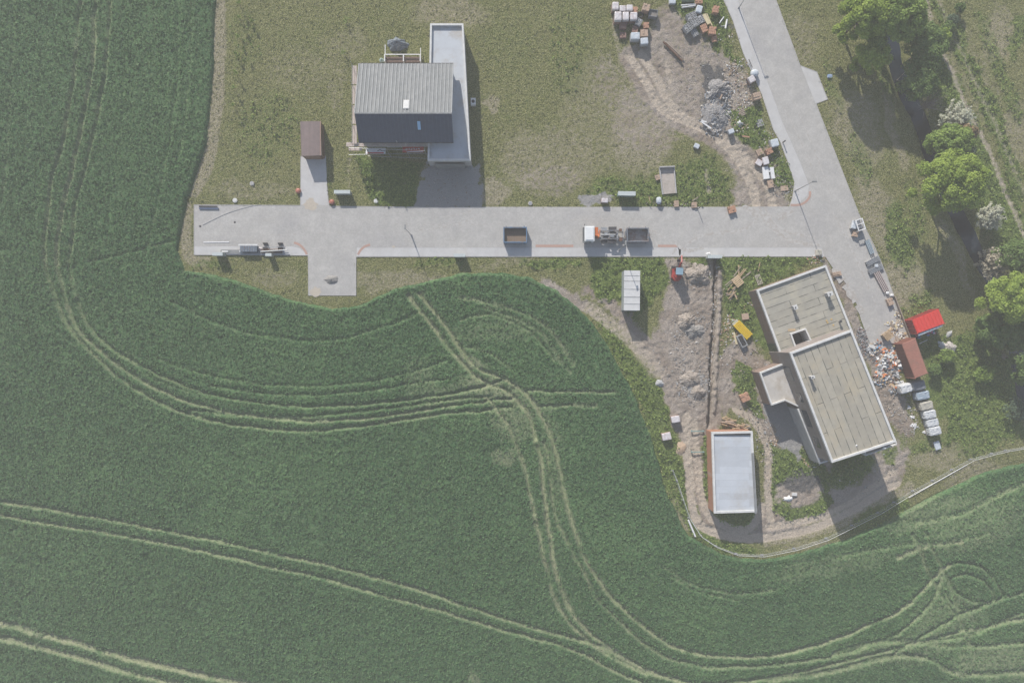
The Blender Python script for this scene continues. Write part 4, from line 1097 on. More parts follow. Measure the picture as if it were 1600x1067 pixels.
def spiky(label, px, py, r, h, kind, seed, name='flowering_bush', cat='bush', n=130, dense=16):
    rg = np.random.default_rng(seed)
    x, y = G(px, py, h * .6); k = .1
    t = thing(name, label, cat, (x, y, -.2))
    segs = []; C = []; O = []; T = []
    for i in range(n):
        a = rg.uniform(0, 2 * np.pi); el = rg.uniform(.15, 1.5)
        L = r * k * rg.uniform(.65, 1.12)
        d = np.array([math.cos(a) * math.cos(el), math.sin(a) * math.cos(el), 0]) * L
        tip = np.array([d[0], d[1], h * (.45 + .55 * math.sin(el)) * rg.uniform(.85, 1.05)])
        b0 = np.array([d[0] * .1, d[1] * .1, h * .15]); mid = b0 * .45 + tip * .55 + rg.normal(0, .12, 3)
        if i < 60: segs += [(tuple(b0), tuple(mid), .04, .025), (tuple(mid), tuple(tip), .025, .01)]
        tt = rg.uniform(.3, 1) if kind != 'bare' else 0
        for j in range(dense):
            s = .45 + .55 * j / dense; p = b0 + (tip - b0) * s
            C.append(p); O.append((tip - b0) * .1); T.append(tt)
    tube_tree(t, 'branches', segs, M_bark2, 4)
    if kind != 'bare':
        leaf_cloud('blossom', np.array(C), .17, 3, (.09, .09, .09), GREENS[kind], seed=seed, parent=t, out=np.array(O) * 2, tone=np.array(T), stretch=1.8)
    return t
TR = [
 ('tall dense tree at the top of the ditch row, left of two joined crowns', 1352, 22, 38, 38, 11, 'bright'),
 ('dark broad tree at the top edge with its crown over the ditch', 1402, 24, 44, 42, 11, 'mid'),
 ('small bright tree just below the tall dense tree at the top of the ditch row', 1364, 88, 28, 21, 7, 'bright'),
 ('shaded dark tree between the ditch and the grass path', 1448, 74, 28, 36, 7, 'deep'),
 ('yellow green sapling beside the grass path', 1474, 58, 9, 12, 4, 'bright'),
 ('low dark tree on the ditch bank above the bare grey bush', 1438, 122, 26, 34, 6, 'deep'),
 ('dull green tree directly above the largest round tree', 1486, 222, 34, 26, 8, 'mid'),
 ('largest round bright green tree standing alone by the ditch', 1487, 284, 53, 47, 11, 'bright'),
 ('dark green tree behind the cream flowering bush at the right edge', 1592, 402, 30, 26, 7, 'deep'),
 ('big bright tree at the right edge below the cream flowering bush', 1588, 466, 48, 38, 10, 'bright'),
 ('deep green tree under the big bright tree at the right edge', 1570, 515, 38, 30, 6, 'deep'),
 ('deep green tree cut by the right edge beside a bare soil strip', 1606, 560, 22, 40, 7, 'deep')]
for i, (lb, px, py, rx, ry, h, kd) in enumerate(TR):
    big = rx > 32
    tree(lb, px, py, rx, ry, h, kd, 100 + i, n_lobe=78 if big else 38, nper=230 if big else 150, lobe=.19 if big else .26, ls=.21)
tree('narrow brown leaved bush between the white flowering bush and the dull green tree', 1506, 208, 19, 12, 6, 'brown', 151, name='bush', cat='bush', n_lobe=18, nper=60)
tree('blue grey bush at the upper edge of the largest round tree', 1508, 236, 13, 8, 6, 'blue', 152, name='bush', cat='bush', n_lobe=12, nper=60)
spiky('white flowering bush above the dull green tree by the grass path', 1498, 184, 29, 5, 'white', 161)
spiky('white flowering bush alone below the largest round tree', 1548, 338, 24, 4, 'white', 162)
spiky('cream flowering bush lowest of the flowering bushes by the ditch', 1556, 410, 27, 4.5, 'pink', 163)
spiky('bare purple grey bush without leaves on the ditch bank', 1457, 160, 27, 4, 'bare', 164, name='bare_bush', n=150)
b = MB(); b.tube((*G(1404, 124, 1), .5), (*G(1421, 106, 2), 2.0), .06, .03); b.tube((*G(1418, 109, 2), 1.8), (*G(1414, 99, 2), 2.2), .03, .02)
tagp(b.build('dead_branch', M_wood2), 'thin pale dead branch leaning over the ditch beside the low dark tree', 'branch')
SH_ = [(1480, 556, 12, 'mid', 'small leafy shrub next to the pale refuse by the red container'), (1545, 506, 16, 'mid', 'low shrub between the ditch shade and the red container'),
       (1540, 585, 14, 'mid', 'shrub west of the bare soil strip near the right edge'), (1590, 640, 20, 'blue', 'blue green shrub low on the right edge'), (1462, 578, 9, 'deep', 'dark shrub right of the rust brown container'),
       (1483, 42, 9, 'deep', 'dark little bush at the top beside the grass path'), (1500, 12, 7, 'deep', 'tiny dark bush at the top edge right of the grass path'), (1489, 32, 8, 'blue', 'grey green little bush at the top beside the grass path')]
for i, (px, py, r, kd, lb) in enumerate(SH_):
    tree(lb, px, py, r, r * .85, 1.6 + r * .03, kd, 200 + i, name='shrub', cat='shrub', n_lobe=22, nper=40, ls=.2, lobe=.3)
for i, (px, py, hh, lb) in enumerate([(372, 3, 1.6, 'topmost sapling in the row along the field edge'), (371.5, 25, 1.8, 'second sapling from the top in the row along the field edge'), (369.5, 55, 2.6, 'tallest sapling in the row along the field edge, with a stake'),
    (367.5, 82, 1.3, 'thin staked sapling below the tallest one along the field edge'), (367, 112, 1.5, 'sapling in the middle of the field edge row with a dark crown'), (364, 135, 1.5, 'second lowest sapling in the row along the field edge'), (362.5, 163, 1.7, 'lowest sapling in the row along the field edge'),
    (393, 32, 1.3, 'small sapling right of the topmost ones in the field edge row'), (540, 30, .9, 'tiny dark bush alone on the lawn north west of the metal roofed house'), (536, 81, .9, 'tiny bush near the corner of the metal roofed house')]):
    x, y = G(px, py, hh); t = thing('sapling', lb, 'sapling', (x, y, 0), 0, 'saplings on the lawn' if px < 500 else None)
    tube_tree(t, 'trunk', [((0, 0, 0), (0, 0, hh), .03, .015)], M_bark)
    rg = np.random.default_rng(i); C = rg.normal(0, .16 if px < 500 else .25, (40, 3)) + np.array([0, 0, hh * .85])
    leaf_cloud('crown', C, .11, 2, (.04, .04, .05), GREENS['mid'], seed=i, parent=t)
    if px < 500: b = MB(); b.box((-.25, .1, .6), (.06, .06, 1.2)); b.build('stake', M_wood, t)

# ------------------------------------------------------------------ street lamps
def lamp(label, px, py, ang=0):
    t = thing('street_lamp', label, 'street lamp', G(px, py), R(ang), 'street lamps along the roads')
    b = MB(); b.tube((0, 0, 0), (0, 0, 1.2), .09, .09, 10); b.tube((0, 0, 1.2), (0, 0, 6.2), .06, .04, 10); b.disc((0, 0, 0), .17, .1, 12); b.build('pole', M_steel, t)
    b = MB(); b.box((.25, 0, 6.25), (.7, .24, .09)); b.build('lamp_head', M_tin, t)
lamp('street lamp where the two roads meet, beside the curved pink paving band', 1242, 299, 0)
lamp('street lamp at the top on the left kerb of the slanting road', 1154, 13, 20)
lamp('street lamp on the long road nearest its left crossing, south side', 643, 368, 90)
lamp('street lamp on the long road behind the tipper truck, south side', 967, 391, 90)

# ------------------------------------------------------------------ round covers, shafts, cabinets
def cover(label, px, py, r, m, z=.0, name='shaft_cover', ring=False):
    t = thing(name, label, 'shaft cover', (*G(px, py), z))
    b = MB(); b.disc((0, 0, -.1), r, .24, 24); b.build('ring', M_conc if ring else m, t)
    b = MB(); b.disc((0, 0, .13), r * .72, .04, 20); b.build('lid', m, t)
cover('white round cover in the grass above the left end of the road', 367.5, 313.5, .36, M_white)
cover('grey round cover flush in the lawn left of the brown shed drive', 394, 287, .34, M_render)
cover('white round cover in the shaded grass south of the house banners', 587.5, 314.5, .34, M_white)
cover('pale concrete shaft ring at the road edge left of the gravel patch', 828.5, 318, .33, M_steel, ring=True)
cover('small dark manhole cover on the left end of the road', 367, 347.5, .16, M_dark, -.08)
cover('small dark lamp foundation cover at the left end of the road', 313, 353.7, .17, M_dark, -.08)
M_terra = mat('terracotta_plastic', (.40, .155, .11), (.34, .13, .095), rough=.45, scale=2)
for px, py, lb in ((465.5, 298, 'terracotta round shaft dome left of the brown shed drive'), (518, 315.5, 'terracotta round shaft dome right of the brown shed drive by the road')):
    t = thing('shaft_dome', lb, 'shaft dome', G(px, py, .4))
    b = MB(); b.disc((0, 0, 0), .40, .35, 20); b.build('ring', M_terra, t)
    b = MB(); b.dome((0, 0, .35), .38, .38, .16); b.build('lid', M_terra, t, smooth=True)
def cabinet(label, px, py, w, d, h, m, ang=0):
    t = thing('utility_cabinet', label, 'utility cabinet', G(px, py, h), R(ang))
    b = MB(); b.box((0, 0, h / 2), (w, d, h)); b.build('casing', m, t)
    b = MB(); b.box((0, 0, h + .03), (w + .1, d + .1, .07)); b.build('lid', M_cabl, t)
    b = MB(); n = max(1, int(w / .7))
    for i in range(n): b.box((-w / 2 + (i + .5) * w / n, -d / 2 - .012, h * .52), (w / n - .06, .02, h * .86))
    b.build('door', m, t)
M_cab = mat('cabinet_grey', (.36, .39, .37), (.32, .345, .33), scale=2, rough=.5)
M_cabl = mat('cabinet_lid', (.46, .50, .50), (.42, .455, .455), scale=2, rough=.4)
M_cabg = mat('cabinet_green', (.20, .29, .27), (.18, .26, .245), scale=2, rough=.5)
cabinet('grey utility cabinet on the grass right of the brown shed drive', 534.5, 300, 2.4, .45, 1.15, M_cab)
cabinet('green grey utility cabinet on the grass north of the truck', 979.5, 302.5, 2.6, .55, 1.2, M_cabg, -1)
cabinet('pale utility cabinet at the road edge left of the pipe load', 340, 397, 1.5, .4, 1.35, M_cab)
cabinet('narrow utility cabinet at the road edge under the steel pipes', 419.5, 398, .85, .35, 1.2, M_cab)
cabinet('utility cabinet on the south road edge where the trench begins', 1117, 401, 2.1, .4, 1.35, M_cab)
cabinet('utility cabinet at the road edge just left of the middle of the photo', 718, 399, 1.7, .4, 1.25, M_cab)

# ------------------------------------------------------------------ site container
t = thing('site_container', 'light grey three bay site container in the weeds south of the truck', 'container', G(987.5, 453.5, 2.6), R(-.6))
M_cont = mat('container_light', (.56, .56, .555), (.50, .50, .495), scale=1.2, rough=.5); M_contd = mat('container_wall', (.30, .33, .34), (.26, .29, .30), scale=2, rough=.6)
b = MB(); b.box((0, 0, 1.25), (2.36, 6.0, 2.5)); b.build('wall', M_contd, t)
for i, (y0, l) in enumerate(((2.2, 1.6), (0.15, 2.35), (-2.1, 1.95))):
    b = MB(); b.box((0, y0, 2.55), (2.44, l, .12)); o = b.build('roof_panel', M_cont, t)
    s = MB(); s.box((0, y0, 2.62), (2.4, .05, .03)); s.build('seam', M_tin, o)
b = MB(); b.box((0, -3.03, 1.3), (2.2, .06, 2.3)); b.build('door', mat('container_green', (.16, .24, .23), (.14, .21, .20)), t)

# ------------------------------------------------------------------ skips
M_blue = mat('blue_skip_paint', (.085, .16, .26), (.11, .18, .27), rough=.5, scale=4, c3=(.16, .13, .11), s3=1.5)
M_gsk = mat('grey_skip_paint', (.17, .19, .22), (.13, .145, .17), rough=.5, scale=4, c3=(.20, .14, .11), s3=1.5)
def skip(label, px, py, w, l, h, m, mi, fill, ang=0, flare=0):
    t = thing('skip_container', label, 'skip', G(px, py, h), R(ang))
    q = [(-w / 2, -l / 2), (w / 2, -l / 2), (w / 2, l / 2), (-w / 2, l / 2)]
    b = MB(); b.walls(q, .05, h, .10); b.prism(inset(q, .09), .05, .15); b.build('body', m, t)
    b = MB(); b.walls([(x * 1.02, y * 1.04) for x, y in q], h - .06, h + .04, .16); b.build('rim', m, t)
    r = MB()
    for s in (-1, 1):
        for i in range(5): r.box((-w / 2 + (i + .5) * w / 5, s * (l / 2 + .03), h / 2), (.08, .08, h - .1))
        r.tube((-w / 2 + .4, s * (l / 2 + .05), h * .75), (-w / 2 + .4, s * (l / 2 + .28), h * .75), .06)
        r.tube((w / 2 - .4, s * (l / 2 + .05), h * .75), (w / 2 - .4, s * (l / 2 + .28), h * .75), .06)
    r.build('ribs', m, t)
    b = MB(); b.box((0, 0, fill), (w - .22, l - .22, .06)); b.build('load', mi, t)
    return t
skip('blue open skip with a layer of brown soil, alone on the road', 805, 367, 3.6, 2.35, 1.15, M_blue, mat('skip_soil', (.21, .155, .115), (.16, .12, .09), scale=6), .5)
t = skip('grey blue open skip with a pale dirty floor, behind the truck', 996.5, 367, 3.35, 2.1, 1.2, M_gsk, mat('skip_floor', (.40, .37, .35), (.32, .29, .28), scale=3, c3=(.30, .20, .16), s3=1.5), .25)
b = MB(); b.tube((1.75, .2, .9), (1.95, -.1, 1.2), .05); b.box((1.82, -.1, .6), (.12, .9, .9)); b.box((-1.82, 0, .6), (.14, 1.2, .7)); b.build('tow_frame', M_gsk, t)

# ------------------------------------------------------------------ truck, cab facing left
def wheel(parent, x, y, r=.48, w=.3, mt=None):
    b = MB(); b.tube((x, y - w / 2, r), (x, y + w / 2, r), r, r, 20); o = b.build('wheel', M_tyre, parent)
    s = 1 if y > 0 else -1
    b = MB(); b.tube((x, y + s * w * .3, r), (x, y + s * (w / 2 + .02), r), r * .55, r * .5, 14); b.build('rim', M_steel, o)
M_tyre = mat('tyre_rubber', (.03, .03, .03), (.045, .045, .045), scale=8)
M_truckw = mat('white_cab_paint', (.68, .69, .69), (.62, .63, .63), rough=.35, scale=1)
M_orange = mat('orange_paint', (.52, .15, .05), (.44, .13, .05), rough=.5, scale=4)
t = thing('tipper_truck', 'skip loader truck with a white cab and open chassis, parked facing left', 'truck', G(942, 367.5, .8), R(0))
b = MB(); b.box((-2.25, 0, 1.45), (1.5, 2.3, 1.9)); b.box((-2.25, 0, 2.43), (1.25, 2.1, .12), top=.92); b.build('cab', M_truckw, t)
b = MB(); b.box((-3.02, 0, 1.75), (.10, 2.1, .9), 0, .18); b.build('windscreen', M_glass, t)
b = MB(); b.box((-3.02, 0, .75), (.22, 2.34, .45)); b.build('bumper', M_tin, t)
for s in (-1, 1):
    b = MB(); b.box((-2.3, s * 1.16, 1.8), (.8, .02, .6)); b.build('side_window', M_glass, t)
    b = MB(); b.tube((-2.85, s * 1.1, 1.9), (-2.95, s * 1.4, 1.95), .025); b.box((-2.95, s * 1.42, 1.8), (.08, .22, .4)); b.build('mirror', M_dark, t)
    b = MB(); b.box((.55, s * .42, .85), (5.2, .1, .26)); b.build('chassis_rail', M_dark, t)
    b = MB(); b.tube((-.6, s * .62, 1.05), (2.3, s * .62, 1.35), .09, .07); b.box((2.3, s * .62, 1.0), (.16, .16, 1.1)); b.build('lift_arm', M_gsk, t)
    b = MB(); b.box((.2, s * .95, .7), (.9, .45, .5)); b.build('side_box', M_steel if s > 0 else M_dark, t)
    b = MB(); b.box((1.45, s * 1.0, 1.08), (1.25, .5, .04)); b.build('mudguard', M_dark, t)
for x in (-2.3, 1.45):
    for s in (-1, 1): wheel(t, x, s * (1.0 if x < 0 else .92), .48, .3 if x < 0 else .5)
b = MB(); b.box((-1.15, .35, 1.5), (.5, 1.3, 1.3)); b.tube((-1.2, .7, 1.6), (-.8, -.5, 2.2), .14); b.tube((-.8, -.5, 2.2), (-.65, .6, 2.1), .1); b.box((-.85, -.3, 1.2), (.35, .6, .5)); b.build('loading_crane', M_orange, t)
b = MB(); b.box((.9, 0, 1.0), (.12, 1.3, .14)); b.box((-.2, 0, 1.0), (.14, 1.4, .14)); b.box((2.2, 0, .95), (.18, 1.7, .2)); b.box((3.1, 0, .8), (.14, 2.2, .16)); b.tube((-.4, 0, 1.1), (1.9, 0, 1.15), .11)
b.box((.45, .2, 1.05), (.5, .35, .3)); b.box((1.4, -.15, 1.05), (.6, .4, .25)); b.build('cross_members', M_steel, t)
b = MB(); b.box((2.75, -.7, 1.0), (.5, .5, .3)); b.box((2.7, .75, .95), (.4, .4, .35)); b.build('load_box', M_rust, t)
b = MB(); b.disc((.9, -1.0, .98), .12, .06); b.build('filler_cap', M_frame, t)

# ------------------------------------------------------------------ mini excavator, boom pointing up the photo
M_red2 = mat('red_machine_paint', (.36, .055, .05), (.30, .05, .045), rough=.4, scale=3)
t = thing('mini_excavator', 'small red excavator with its arm pointing towards the road', 'excavator', G(1058.5, 426, 1.2), R(-4))
for s in (-1, 1):
    b = MB(); b.box((s * .58, 0, .25), (.28, 1.7, .46)); b.tube((s * .58 - .14, .85, .25), (s * .58 + .14, .85, .25), .23, .23, 12); b.tube((s * .58 - .14, -.85, .25), (s * .58 + .14, -.85, .25), .23, .23, 12); b.build('track', M_tyre, t)
b = MB(); b.box((0, 1.05, .3), (1.5, .08, .35)); b.build('blade', M_dark, t)
b = MB(); b.box((0, -.1, .75), (1.45, 1.4, .5)); b.tube((0, -.55, .5), (0, -.55, 1.05), .78, .70, 20); b.build('body', M_red2, t, )
b = MB()
for x, y in ((-.5, -.4), (.5, -.4), (-.5, .55), (.5, .55)): b.box((x, y, 1.7), (.07, .07, 1.5))
b.build('cab_frame', M_red2, t)
b = MB(); b.box((0, .08, 2.46), (1.1, 1.05, .08)); b.build('cab_roof', mat('blue_roof_glass', (.22, .33, .40), (.2, .3, .37), rough=.2), t)
b = MB(); b.box((0, .58, 1.7), (.94, .03, 1.3)); b.box((0, -.42, 1.8), (.94, .03, 1.1)); b.build('window', M_glass, t)
b = MB(); b.tube((.25, .7, .8), (.3, 1.5, 2.3), .14, .11); b.tube((.3, 1.5, 2.3), (.35, 2.6, 1.8), .11, .09); b.build('boom', M_red2, t)
b = MB(); b.tube((.35, 2.6, 1.8), (.25, 2.1, .7), .08, .07); b.tube((.12, .8, 1.0), (.18, 1.5, 1.9), .05, .05); b.build('stick', M_red2, t)
b = MB(); b.box((.22, 2.0, .5), (.45, .45, .45), 0, 0, .5); b.build('bucket', M_dark, t)
b = MB(); b.box((0, .86, 1.1), (1.6, .12, .1)); b.build('hose_bar', M_dark, t)

# ------------------------------------------------------------------ pipe load at the left end of the road
def long_box(name, label, cat, pa, pb, z, w, hh, m, group=None, tube=False):
    A = Vector(G(*pa, z)); B = Vector(G(*pb, z)); c = (A + B) / 2; d = B - A
    b = MB()
    if tube: b.tube((-d.length / 2, 0, 0), (d.length / 2, 0, 0), w / 2, None, 8)
    else: b.box((0, 0, 0), (d.length, w, hh))
    o = b.build(name, m); o.location = (c.x, c.y, z); o.rotation_euler = (0, 0, math.atan2(d.y, d.x)); return tagp(o, label, cat, group)
long_box('steel_plate', 'long flat dark steel plate with a pale slot, under the grey pipe crates', 'steel plate', (345, 393.3), (441, 393.3), .18, .55, .16, M_tin)
board('label_strip', 'white strip lying on the left end of the dark steel plate', 'strip', 351.5, 393, .27, 1.0, .2, 0, M_frame)
long_box('edge_beam', 'thin pale steel beam along the south edge of the pipe load', 'beam', (345, 397), (442, 397.4), .15, .14, .14, M_steel)
t = thing('steel_crate', 'grey blue steel crate with a white upper edge on the pipe load', 'crate', G(388, 387, .8), 0)
b = MB(); b.box((0, -.15, .4), (2.6, .95, .8)); b.build('body', mat('blue_grey_steel', (.15, .18, .22), (.12, .145, .18), scale=3), t)
b = MB(); b.box((-.05, .42, .75), (3.0, .28, .14)); b.build('edge', M_white, t)
b = MB()
for i in range(6): b.box((-1.0 + i * .4, -.15, .82), (.06, .9, .05))
b.build('slats', M_gsk, t)
mound('dust_sheet', 'crumpled white dust sheet hanging over the left end of the pipe load', 'dust sheet', 377, 393.5, .55, .35, .5, M_frame, 31, .4)
mound('dust_sheet', 'crumpled pale dust sheet between the steel crate and the pipe racks', 'dust sheet', 407, 390, .5, .38, .5, mat('pink_sheet', (.50, .46, .46), (.42, .39, .39)), 32, .4)
for i, (a, c, z, w, m, lb) in enumerate((((410, 387), (446, 386), .55, .1, M_gsk, 'uppermost thin dark pipe on the racks'), ((408, 390), (440, 389.5), .5, .13, M_rust, 'rusty pipe in the middle of the racks'),
        ((407, 393.3), (449, 390.5), .5, .18, M_white, 'thick white pipe across the racks'), ((408, 395), (441, 393.8), .4, .12, M_rust, 'lowest rusty pipe on the racks'))):
    long_box('pipe', lb, 'pipe', a, c, z, w, w, m, 'pipes on the racks', True)
for x, lb in ((414.5, 'comb shaped pipe rack next to the dust sheet'), (438, 'comb shaped pipe rack at the right end of the pipes')):
    t = thing('pipe_rack', lb, 'pipe rack', G(x, 385, .4), 0)
    b = MB(); b.box((0, -.55, .3), (.75, .08, .08)); b.box((0, .3, .1), (.75, .1, .1)); b.build('base', M_gsk, t)
    for i in range(4):
        b = MB(); b.box((-.28 + i * .18, .45, .32), (.07, .22, .6)); b.build('tooth', M_dark, t); b = MB(); b.box((-.28 + i * .18, -.25, .32), (.07, .3, .6)); b.build('tooth', M_dark, t)
for i, (y, m, lb) in enumerate(((322.7, M_dark, 'uppermost dark rod at the top left corner of the road'), (325.8, mat('blue_steel', (.08, .11, .18), (.10, .13, .2)), 'blue dark rod at the top left corner of the road'))):
    long_box('steel_rod', lb, 'rod', (311, y), (339 + 2.5 * i, y + .3), .14, .2, .14, m, 'steel rods')
# thin cable and white strip on the road
cable = crom([(317, 352), (335, 343), (352, 335), (372, 328), (395, 322), (408, 320.5)], 4)
b = MB()
for a, c in zip(cable[:-1], cable[1:]): b.tube((*G(*a), .075), (*G(*c), .075), .03, .03, 4)
tagp(b.build('cable', M_steel), 'thin grey cable curving over the left end of the road', 'cable')
long_box('pale_batten', 'thin white batten lying on the road left of the pipe load', 'batten', (318, 378.7), (358, 378.3), .08, .16, .05, M_frame)

# ------------------------------------------------------------------ pallets, bricks, blocks, big bags
def soft_box(w, l, h, k=4, noise=.03, seed=1, n=7):
    rg = random.Random(seed); b = MB(); vs = []; idx = {}
    fs = []
    def vtx(p):
        key = tuple(round(q, 4) for q in p)
        if key in idx: return idx[key]
        L = (abs(p[0]) ** k + abs(p[1]) ** k + abs(p[2]) ** k) ** (1 / k)
        q = [p[i] / L + rg.uniform(-noise, noise) for i in range(3)]
        idx[key] = len(vs); vs.append((q[0] * w / 2, q[1] * l / 2, (q[2] + 1) * h / 2)); return idx[key]
    for ax_ in range(3):
        for s in (-1, 1):
            for i in range(n):
                for j in range(n):
                    c = []
                    for di, dj in ((0, 0), (1, 0), (1, 1), (0, 1)):
                        u = -1 + 2 * (i + di) / n; v = -1 + 2 * (j + dj) / n
                        p = [0, 0, 0]; p[ax_] = s; p[(ax_ + 1) % 3] = u; p[(ax_ + 2) % 3] = v
                        c.append(vtx(p))
                    fs.append(tuple(c if s > 0 else c[::-1]))
    return b.add(vs, fs)
M_wrapw = mat('white_wrap', (.62, .60, .61), (.50, .47, .48), rough=.35, scale=2, c3=(.42, .34, .33), s3=1.2)
M_wrapb = mat('blue_white_wrap', (.54, .57, .60), (.40, .45, .50), rough=.3, scale=3)
M_bagg = mat('dark_bag', (.13, .145, .17), (.19, .205, .23), rough=.5, scale=3)
M_bagb = mat('blue_grey_bag', (.22, .29, .36), (.38, .42, .46), rough=.5, scale=3)
M_bage = mat('beige_bag', (.42, .40, .34), (.34, .325, .28), rough=.6, scale=3)
M_bagw = mat('white_bag', (.56, .57, .58), (.42, .44, .46), rough=.5, scale=3.5, bump=.05, bscale=5)
M_obrick = mat('orange_bricks', (.44, .255, .17), (.34, .19, .13), scale=7)
M_tbrick = mat('tan_bricks', (.44, .33, .25), (.34, .25, .19), scale=7)
M_dbrick = mat('brown_bricks', (.27, .17, .14), (.21, .13, .11), scale=7)
M_gblock = mat('grey_blocks', (.38, .385, .39), (.30, .305, .31), scale=7)
M_hole_shade = mat('block_hole_shade', (.05, .05, .055), (.07, .07, .075))  # near-black plates painted as the shade inside hollow blocks
M_yel = mat('yellow_paint', (.66, .46, .03), (.58, .40, .03), rough=.5, scale=4)
M_ins = mat('cream_boards', (.56, .48, .30), (.50, .43, .28), scale=3)
PROTO = {}
def pallet_base(t, w, l):
    key = 'pal'
    if 'pal' not in PROTO:
        b = MB()
        for i in range(5): b.box((-.48 + i * .24, 0, .125), (.16, 1.0, .03))
        for i in range(3): b.box((0, -.42 + i * .42, .06), (1.1, .1, .10))
        me = b.build('pallet', M_wood2, None); PROTO['pal'] = me.data; bpy.data.objects.remove(me)
    o = bpy.data.objects.new('pallet', PROTO['pal']); col.objects.link(o); o.parent = t
    o.scale = (w / 1.1, l / 1.0, 1)
def pallet(px, py, wp, lp, h, ang, kind, label, z=0, seed=None):
    k = (1 - h / H) / 10; w, l = wp * k, lp * k
    seed = seed if seed is not None else int(px * 7 + py)
    rg = random.Random(seed)
    t = thing('brick_pallet' if kind in ('ob', 'tb', 'db') else 'block_pallet' if kind == 'gb' else 'wrapped_pallet' if kind in ('ww', 'wb') else 'big_bag', label,
              'brick pallet' if kind in ('ob', 'tb', 'db') else 'block pallet' if kind == 'gb' else 'wrapped pallet' if kind in ('ww', 'wb') else 'big bag', (*G(px, py, h), z), R(ang))
    pallet_base(t, w, l)
    if kind in ('ob', 'tb', 'db'):
        m = {'ob': M_obrick, 'tb': M_tbrick, 'db': M_dbrick}[kind]
        b = MB(); nx, ny = 4, 3; full = int((h - .14) / .22)
        b.box((0, 0, .14 + full * .11 - .04), (w * .94, l * .94, max(.1, full * .22 - .08)))
        for i in range(nx):
            for j in range(ny):
                if rg.random() < .15: continue
                hh = .22 * (1 if rg.random() < .75 else .45)
                b.box((-w / 2 + (i + .5) * w / nx, -l / 2 + (j + .5) * l / ny, .14 + (full - 1) * .22 + hh / 2), (w / nx * .9, l / ny * .9, hh), rg.uniform(-.05, .05))
        b.build('bricks', m, t)
    elif kind == 'gb':
        b = MB(); b.box((0, 0, .14 + (h - .2) / 2), (w * .96, l * .96, h - .2))
        nx, ny = 3, 4
        b2 = MB(); 
        for i in range(nx):
            for j in range(ny):
                if rg.random() < .12: continue
                x, y = -w / 2 + (i + .5) * w / nx, -l / 2 + (j + .5) * l / ny
                ww, ll = w / nx * .92, l / ny * .9
                b.walls([(x - ww / 2, y - ll / 2), (x + ww / 2, y - ll / 2), (x + ww / 2, y + ll / 2), (x - ww / 2, y + ll / 2)], h - .18, h, .05)
                b2.box((x, y, h - .05), (ww - .12, ll - .12, .02))
        o = b.build('blocks', M_gblock, t); b2.build('hole_shade', M_hole_shade, o)
    else:
        m = {'ww': M_wrapw, 'wb': M_wrapb, 'bg': M_bagg, 'bb': M_bagb, 'be': M_bage, 'bw': M_bagw}[kind]
        wrap = kind in ('ww', 'wb')
        b = soft_box(w, l, h - .13, 14 if wrap else 8, .02 if wrap else .05, seed)
        o = b.build('wrap' if wrap else 'bag', m, t, loc=(0, 0, .13))
        if wrap:
            b = MB(); b.box((0, 0, .13 + (h - .13) * .3), (w * 1.0 + .02, l * 1.0 + .02, (h - .13) * .55)); b.build('bricks', M_dbrick if kind == 'ww' else M_gblock, t)
        else:
            for sx in (-1, 1):
                for sy in (-1, 1): b = MB(); b.tube((sx * w * .36, sy * l * .36, h - .06), (sx * w * .12, sy * l * .3, h + .07), .035, .03, 5); b.build('loop', m, t)
    return t
